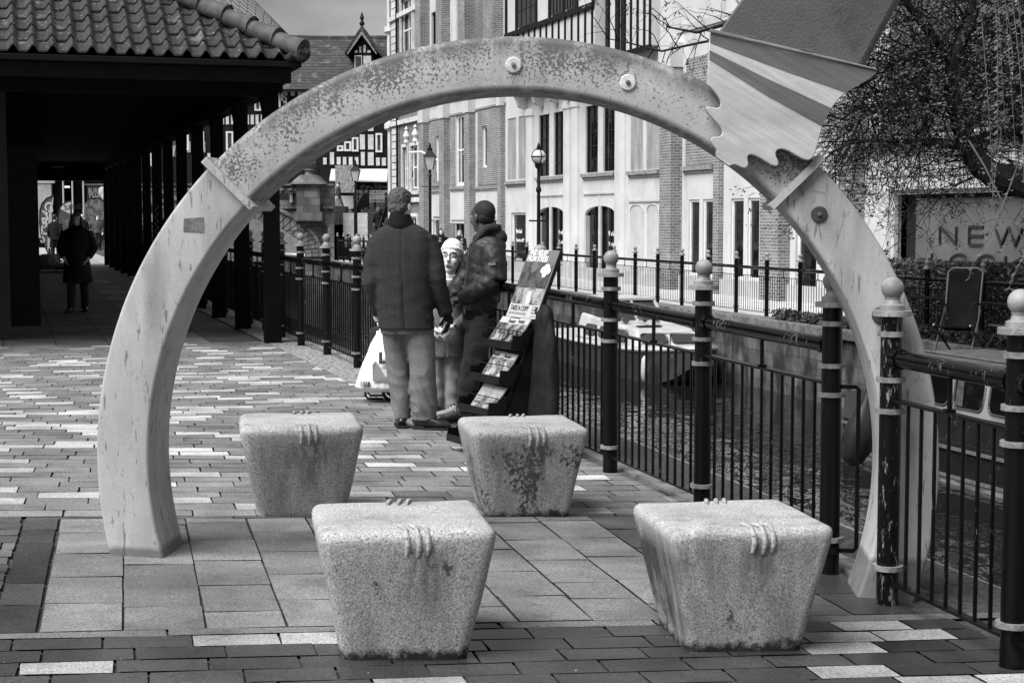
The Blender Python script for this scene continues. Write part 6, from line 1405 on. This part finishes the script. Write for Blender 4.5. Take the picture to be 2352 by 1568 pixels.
# ---- passers-by: one continuous body each, dressed to match
def walker(name_label, u, v, H, rz, coat, trou, hem, hair='short', hairm=None, pose='down', skin=None, stride=.05, skirt=False, bulk=1.0, group=None, at=None, vx=.016, shoe_m=None, extra=None):
    e = at if at is not None else gnd(u, v); b = MB(); k = H / 1.72; S = lambda *p: Vector(p) * k
    Mh = hxf(S(0, -.01, 1.60), 0, R(2), 0, k); head(b, Mh)
    b.loft([(0, 0, 1.5 * k, .055 * k, .055 * k), (0, 0, 1.42 * k, .17 * k, .08 * k), (0, 0, 1.2 * k, .16 * k, .10 * k), (0, 0, .95 * k, .15 * k, .10 * k), (0, 0, .85 * k, .15 * k, .10 * k)], 16)
    L = [(-1, -stride), (1, stride)]
    for s, d in L: b.tube([S(s * .085, 0, .88), S(s * .09, d * .5 - .02, .48), S(s * .085, d, .06)], [.085 * k, .06 * k, .042 * k], 10)
    A = {}
    for s in (-1, 1):
        if pose == 'pockets': A[s] = [S(s * .19, 0, 1.38), S(s * .285, .04, 1.10), S(s * .20, -.10, .92)]
        elif pose == 'hold' and s == -1: A[s] = [S(s * .19, 0, 1.38), S(s * .24, .03, 1.12), S(s * .12, -.20, 1.08)]
        else: A[s] = [S(s * .19, 0, 1.38), S(s * .245, .03, 1.10), S(s * .25, -.05 - s * stride * .8, .86)]
        b.tube(A[s], [.048 * k, .042 * k, .03 * k], 10); d = (A[s][2] - A[s][1]).normalized(); hand(b, A[s][2], d, (s, .2, 0), -s, .95 * k, .6)
    p = vox(b, 'person', skin or M_skin, None, vx * .55, 1); p.location = e; p.rotation_euler = (0, 0, rz); tag(p, name_label, 'person', group)
    B_ = bulk; c = MB().loft([(0, .0, 1.50 * k, .07 * k, .07 * k), (0, 0, 1.46 * k, .13 * k, .09 * k), (0, 0, 1.40 * k, .20 * k * B_, .115 * k * B_), (0, 0, 1.2 * k, .20 * k * B_, .14 * k * B_), (0, 0, 1.0 * k, .185 * k * B_, .14 * k * B_)] + ([(0, 0, .9 * k, .195 * k * B_, .15 * k * B_)] if hem < .88 else []) + [(0, 0, hem * k, (.20 + .04 * (hem < .6)) * k * B_, .155 * k * B_), (0, 0, (hem - .005) * k, .17 * k * B_, .13 * k * B_)], 20)
    for s in (-1, 1): a = A[s]; c.tube([a[0], a[1], a[1].lerp(a[2], .88)], [.075 * k * B_, .068 * k * B_, .052 * k * B_], 12)
    vox(c, 'coat', coat, p, vx, 2, lambda q: .012 * noise.noise(q * 7))
    t = MB()
    if skirt: t.loft([(0, 0, 1.0 * k, .14 * k, .12 * k), (0, .02, .6 * k, .24 * k, .22 * k), (0, .06, .03 * k, .36 * k, .36 * k), (0, .06, .02 * k, .3 * k, .3 * k)], 20)
    else:
        t.loft([(0, 0, .98 * k, .15 * k, .11 * k), (0, 0, .84 * k, .165 * k, .12 * k)], 16)
        for s, d in L: t.tube([S(s * .085, 0, .88), S(s * .09, d * .5 - .02, .48), S(s * .085, d, .07)], [.098 * k, .076 * k, .062 * k], 12)
    vox(t, 'skirt' if skirt else 'trousers', trou, p, vx, 2, lambda q: .012 * noise.noise(Vector((q.x * 9, q.y * 9, q.z * 4))))
    if not skirt:
        for s, d in L: shoe(p, S(s * .085, d + .06, 0), R(-90 + s * 7), .26 * k, shoe_m)
    hm = hairm or mat('dark_hair', .012, .03, 40, rough=.6)
    h = MB().ball((0, .022, .042), (.082, .100, .088), 14, 10).ball((0, .055, -.015), (.077, .058, .065), 12, 8)
    if hair == 'long':
        for s in (-1, 1): h.tube([(s * .072, .0, .04), (s * .092, .0, -.06), (s * .10, -.02, -.17), (s * .105, -.03, -.27)], [.028, .034, .042, .02], 8)
        h.ball((0, .06, -.13), (.10, .05, .15), 12, 8)
    if hair == 'bun': h.ball((0, .09, .09), (.045, .045, .045), 10, 8)
    if hair == 'hood': h.tube([(.09 * math.cos(a), -.02, .02 + .12 * math.sin(a)) for a in [2 * PI * i / 14 for i in range(15)]], .04, 8, False); h.ball((0, .06, -.06), (.11, .10, .14), 12, 8)
    hb = MB(); hb.merge(h.xf(Mh)); vox(hb, 'hood' if hair == 'hood' else 'hair', hm, p, vx * .6, 1, lambda q: .008 * noise.noise(q * 30))
    return p
M_puffk = mat('black_quilted_coat', .007, .014, 12, rough=.55, spec=.25); M_blk = cloth('black_cloth', .010, .018, 60); M_gry = cloth('grey_cloth', .05, .09, 60); M_whair = mat('white_hair', .6, .4, 50, rough=.7); M_lhair = mat('brown_hair', .06, .13, 50, rough=.6, stretch=(1, 1, .2))
cw = walker('woman in a long black quilted coat walking towards us under the arcade', 180, 716, 1.64, R(4), M_puffk, cloth('dark_jeans', .035, .05, 80), .50, 'long', M_lhair, 'pockets', stride=.17, bulk=1.12, group='walkers in the arcade', vx=.012)
qu = MB()
for i in range(9): z = .56 + i * .085; qu.tube([(.268 * math.cos(a) , .20 * math.sin(a), z) for a in [2 * PI * j / 24 for j in range(25)]], .009, 5, False)
walker('man in black walking away from us beside the feather flags', 128, 602, 1.66, R(172), M_blk, M_blk, .80, 'short', None, 'down', stride=.06, group='walkers in the arcade')
gl2 = walker('girl in a grey hooded top and rucksack straps walking towards us from the shops', 226, 575, 1.64, R(0), M_gry, cloth('dark_trousers', .02, .03, 60), .86, 'bun', mat('fair_hair', .3, .2, 30), 'down', stride=.06, group='walkers in the arcade')
walker('white-haired person in a black jacket behind the long-coated woman', 190, 576, 1.70, R(8), M_blk, M_blk, .80, 'short', M_whair, 'down', group='walkers in the arcade')
walker('youth in a black sweatshirt in front of the fruit poster', 216, 562, 1.80, R(-6), M_blk, M_blk, .84, 'short', mat('curly_dark_hair', .05, .03, 30), 'down', group='walkers in the arcade')
walker('grey-haired walker in a patterned coat farthest off by the fruit poster', 192, 558, 1.72, R(-30), mat('patterned_coat', .05, .16, 9, .45, .55), M_blk, .70, 'short', M_whair, 'hold', group='walkers in the arcade')
FBW = lambda s, p: canal(s, p, FB)
def fbp(u, s_p): 
    t = (u - 1176) / FPX; Y = s_p / (CA * t + SA); return Vector((t * Y, Y, FB))
walker('long-haired woman laughing on the far path, left of the pair', 0, 0, 1.68, R(12), M_blk, M_blk, .75, 'long', None, 'hold', group='pair on the far path', at=fbp(1013, 15.9))
walker('fair-haired woman laughing on the far path, right of the pair', 0, 0, 1.64, R(-25), M_blk, M_blk, .75, 'long', mat('fair_long_hair', .28, .16, 30), 'hold', group='pair on the far path', at=fbp(1056, 16.2))
walker('woman in a long old-fashioned skirt and apron at the top of the bridge steps', 0, 0, 1.66, R(-80), cloth('dark_bodice', .03, .05, 50), cloth('grey_apron_skirt', .10, .18, 50), 1.0, 'bun', None, 'hold', skirt=True, at=Vector((bx_(778) * 94 / BY * 1.0, 94, 2.02 - .1)))
walker('man in a pale jacket climbing the bridge steps beside the notices', 0, 0, 1.74, R(175), cloth('pale_jacket', .14, .24, 40), M_gry, .80, 'hood', cloth('pale_hood', .10, .16, 40), 'down', at=Vector((at_y(783, 500, 85).x, 85, .42)))
walker('dark-coated woman climbing the bridge steps near the bench', 0, 0, 1.66, R(182), M_blk, M_blk, .62, 'hood', mat('furry_hood', .06, .10, 50), 'down', at=Vector((at_y(869, 500, 85.5).x, 85.5, .42)))
# ------------------------------------------------------------------ literature stand and what it holds
OS = Vector((-.165, 10.30, 0)); OS.z = gz(OS.x, OS.y)
WD, BK = Vector((.461, -.887, 0)), Vector((.887, .461, 0))
LEAN = R(22.1); UPV = BK * math.sin(LEAN) + Vector((0, 0, math.cos(LEAN))); FN = -(BK * math.cos(LEAN)) + Vector((0, 0, math.sin(LEAN)))
SW = .42
def SP(x, h, f=0): return WD * (x - SW) + UPV * h + FN * f            # x from the left edge, h up the slope, f out of the face
stand = empty('literature_stand', OS, 0, 'slanting black literature stand with a poster, three tiers of magazine pockets and a dark cover', 'display stand')
def plate(x0, x1, h0, h1, f0, f1): return MB().prism([SP(x0, h0, f0), SP(x1, h0, f0), SP(x1, h1, f0), SP(x0, h1, f0)], FN * (f1 - f0))
M_plas = mat('black_plastic', .005, .009, 10, rough=.35, spec=.3)
HT = 1.438
plate(0, SW, .03, HT, -.03, -.004).build('board', M_plas, stand, 0, bevel=.004)
M_pblank = mat('poster_sheet', .46, .42, 5, rough=.35)
ps = plate(0.004, SW - .004, .955, HT - .004, -.002, .003).build('poster', M_pblank, stand, 0)
def pic_mat(name, a, b, c, sc):
    m, nt, bs = nodes(name); n1 = nz(nt, sc, 6, .65); n2 = nz(nt, sc * .45, 3, .5)
    v = mixf(nt, ramp(nt, n1, .42, .58), a, b); v = mixf(nt, ramp(nt, n2, .56, .60), v, c); finish(nt, bs, v, .35); return m
def pic(x0, x1, h0, h1, m, par, f=.0035, name='picture'): return plate(x0, x1, h0, h1, f, f + .0012).build(name, m, par, 0)
pic(.006, SW - .006, 1.345, HT - .006, mat('poster_band', .15, rough=.4), ps, name='title_band')
pic(.006, SW - .006, 1.165, 1.344, pic_mat('landscape_print', .035, .09, .14, 14), ps); pic(.006, SW - .006, .065 + .985, 1.164, pic_mat('lakeside_print', .34, .05, .5, 10), ps)
cl_ = MB(); 
for x, h, r in ((.30, 1.295, .032), (.335, 1.31, .036), (.365, 1.29, .030), (.33, 1.262, .024)): cl_.prism([SP(x + r * 1.1 * math.cos(2 * PI * i / 12), h + r * .8 * math.sin(2 * PI * i / 12), .0049) for i in range(12)], FN * .0008)
cl_.build('pale_blossom', M_white, ps, 0)
SM = Matrix((WD, UPV, FN)).transposed().to_euler()
def stext(s, size, x, h, m, par, f=.006, sx=1.0, bold=0): return text(s, size, m, par, SP(x, h, f), SM, sx=sx, ext=.0006, bold=bold)
stext('FIND RELIEF', .055, .03, 1.395, M_white, ps, sx=.86, bold=.0006); stext('FROM STRESS', .055, .025, 1.352, M_white, ps, sx=.86, bold=.0006)
M_dlet = mat('dark_lettering', .03); M_glet = mat('grey_lettering', .22)
stext('TAKE A COPY', .05, .03, 1.003, M_dlet, ps, sx=.8); stext('ASK FOR YOUR LANGUAGE', .021, .03, .976, M_glet, ps, sx=.9)
pic(.335, .405, .990, 1.038, M_black, ps, name='logo_block'); stext('JW', .026, .345, 1.015, M_white, ps, f=.0065, sx=.9); stext('.ORG', .02, .343, .995, M_white, ps, f=.0065, sx=.9)
pic(.33, .41, .966, .9685, M_glet, ps, name='small_print'); pic(.335, .405, .974, .9765, M_glet, ps, name='small_print')
# pockets: wire-fronted trays stepping down the slope
for hb in (.725, .485, .265, .045):
    tr = MB(); ww = -.012; x1 = SW + .012
    tr.prism([SP(ww, hb, .0), SP(x1, hb, .0), SP(x1, hb - .012, .10), SP(ww, hb - .012, .10)], UPV * .012)
    for x in (ww, x1): tr.prism([SP(x - .004, hb, 0), SP(x - .004, hb - .01, .10), SP(x - .004, hb + .075, .125), SP(x - .004, hb + .09, .07), SP(x - .004, hb + .14, .05), SP(x - .004, hb + .165, 0)], WD * .008)
    tr.prism([SP(ww, hb - .012, .10), SP(x1, hb - .012, .10), SP(x1, hb + .03, .112), SP(ww, hb + .03, .112)], FN * .004)
    tr = tr.build('pocket', M_plas, stand, 0)
    w_ = MB(); w_.tube([SP(ww, hb + .115, .055), SP(ww, hb + .115, .085), SP(x1, hb + .115, .085), SP(x1, hb + .115, .055)], .0035, 6); w_.tube([SP(ww, hb + .03, .114), SP(x1, hb + .03, .114)], .004, 6); w_.build('wire', M_plas, tr)
sd = MB(); sd.prism([SP(SW - .012, .02, -.03), SP(SW - .012, HT - .5, -.03), SP(SW - .012, HT - .5, -.03) + BK * .06, Vector((0, 0, 0)) + BK * .42], WD * .012); sd.prism([SP(0, .02, -.03), SP(0, HT - .5, -.03), SP(0, HT - .5, -.03) + BK * .06, WD * (-SW) + BK * .42], WD * .012); sd.build('side_panel', M_plas, stand, 0)
dr = MB(); 
dr.loft([(.36, .08, .02, .20, .075, R(-62)), (.37, .08, .4, .17, .07, R(-62)), (.375, .08, .75, .12, .06, R(-62)), (.375, .09, .93, .08, .045, R(-62)), (.375, .10, .98, .03, .02, R(-62))], 28)
vox(dr, 'cover', mat('black_cover_cloth', .006, .012, 9, rough=.7, spec=.2), stand, .012, 2, lambda p: .016 * noise.noise(Vector((p.x * 16, p.y * 16, p.z * 2.2))) + .006 * noise.noise(Vector((p.x * 40, p.y * 40, p.z * 4))))
def magazine(x0, x1, hb, ht, fb, ft, pm, title, label, low=None, tm=None, pale=None):
    """leaflet leaning in a pocket: sheet block, cover picture, title"""
    q = OS + SP(x0, hb, fb); e = empty('magazine', q, 0, label, 'magazine', 'magazines in the stand'); o = OS - q
    tilt = lambda x, h, d=0: SP(x, h, fb + (ft - fb) * (h - hb) / (ht - hb) + d) + o
    P4 = lambda a, b, c, d, f0, f1: MB().prism([tilt(a, c, f0), tilt(b, c, f0), tilt(b, d, f0), tilt(a, d, f0)], FN * (f1 - f0))
    P4(x0, x1, hb, ht, -.008, 0).build('pages', pale or M_pblank, e, 0)
    P4(x0 + .002, x1 - .002, hb + .003, ht - .045, .0004, .0014).build('cover_picture', pm, e, 0)
    if title: text(title, .036, tm or M_dlet, e, tilt(x0 + .008, ht - .036, .002), SM, sx=.82, ext=.0005, bold=.0004)
    if low:
        for i, l in enumerate(low): text(l, .024, M_dlet, e, tilt(x0 + .012, hb + .05 - i * .028, .002), SM, sx=.9, ext=.0005)
pA = pic_mat('cover_print_faces', .05, .30, .02, 22); pB = pic_mat('cover_print_street', .12, .03, .32, 26); pC = pic_mat('cover_print_lake', .20, .04, .38, 20); pD = pic_mat('cover_print_pale', .26, .34, .12, 9)
magazine(.015, .135, .74, .945, .082, .03, pB, '', 'narrow leaflet with small dark print at the left of the top tier')
magazine(.140, .270, .74, .94, .078, .03, pA, 'Awake!', 'magazine of upright figures in the middle of the top tier'); magazine(.272, .420, .738, .945, .084, .032, pA, 'Awake!', 'magazine with dark crowd cover at the right of the top tier')
magazine(.085, .245, .50, .705, .078, .03, pC, 'Awake!', 'magazine with a lake cover at the left of the middle tier'); magazine(.250, .410, .50, .70, .078, .03, pC, 'Awake!', 'magazine with a lake cover at the right of the middle tier')
magazine(.09, .25, .28, .475, .078, .03, pD, '', 'pale booklet lettered FOREVER at the left of the lowest tier', ['FOREVER!']); magazine(.255, .415, .28, .47, .078, .03, pD, '', 'pale booklet at the right of the lowest tier', ['FOREVER!'])
# oval portraits on the two pale booklets are part of their covers
# ------------------------------------------------------------------ shopping trolley and carrier bag behind the man
q = gnd(888, 917); tro = empty('shopping_trolley', q, 0, 'two-wheeled black shopping trolley standing behind the man in the wool coat', 'trolley')
for y in (-.16, .16): k = MB(); k.tube([(.06 + .075 * math.cos(a), y, .085 + .075 * math.sin(a)) for a in [2 * PI * i / 24 for i in range(25)]], .016, 8, False); k.cyl(.06, y, .07, .10, .02, 8); [k.tube([(.06, y, .085), (.06 + .07 * math.cos(a), y, .085 + .07 * math.sin(a))], .005, 4) for a in (0, 1.25, 2.5, 3.77, 5.0)]; k.build('wheel', M_plas, tro)
k = MB(); k.tube([(.06, -.16, .085), (.06, .16, .085)], .01, 6)
for y in (-.12, .12): k.tube([(-.02, y, .02), (-.15, y, .02), (-.17, y, .05), (-.17, y, .13)], .011, 6); k.tube([(.07, y, .09), (.06, y, .55), (.10, y, .95)], .012, 6)
k.tube([(.10, -.12, .95), (.12, -.1, 1.0), (.12, .1, 1.0), (.10, .12, .95)], .014, 6); k.build('frame', M_plas, tro)
MB().box(-.14, .12, -.13, .13, .14, .62).build('bag_body', cloth('dark_trolley_cloth', .02, .03, 40), tro, 60, bevel=.04)
b = MB().loft([(-.01, -.05, .06, .16, .14), (-.02, -.06, .10, .205, .19), (-.005, -.06, .16, .20, .19), (.01, -.055, .32, .155, .16), (.02, -.05, .45, .11, .11), (.015, -.05, .53, .06, .06), (.01, -.05, .57, .05, .03)], 26, 2.6)
bag = vox(b, 'carrier_bag', mat('white_plastic', .84, .74, 7, rough=.3), None, .01, 2, lambda p: .010 * noise.noise(Vector((p.x * 12, p.y * 12, p.z * 5))) + .004 * noise.noise(p * 45)); bag.location = q + Vector((-.03, -.10, .03)); tag(bag, 'white plastic carrier bag printed with a big letter L, hung on the trolley', 'carrier bag')
MB().prism([(-.055, -.262, .16), (.14, -.262, .16), (.13, -.225, .30), (.05, -.262, .19), (-.03, -.235, .33), (-.06, -.245, .30)], (0, -.004, 0)).build('printed_panel', mat('grey_print', .20), bag, 0)
text('L', .12, M_dlet, bag, (-.005, -.262, .315), (R(76), 0, 0), sx=1.0, bold=.008); bc_ = MB(); [bc_.box(-.16 + i * .009, -.16 + i * .009 + (.003, .005, .002, .006)[i % 4], -.262, -.245, .115, .16) for i in range(9)]; bc_.build('barcode', M_dlet, bag, 0)
MB().tube([(.0, -.05, .55), (-.03, -.05, .63), (.03, -.04, .66), (.05, -.03, .57)], .008, 6).build('handle', _mats['white_plastic'], bag)
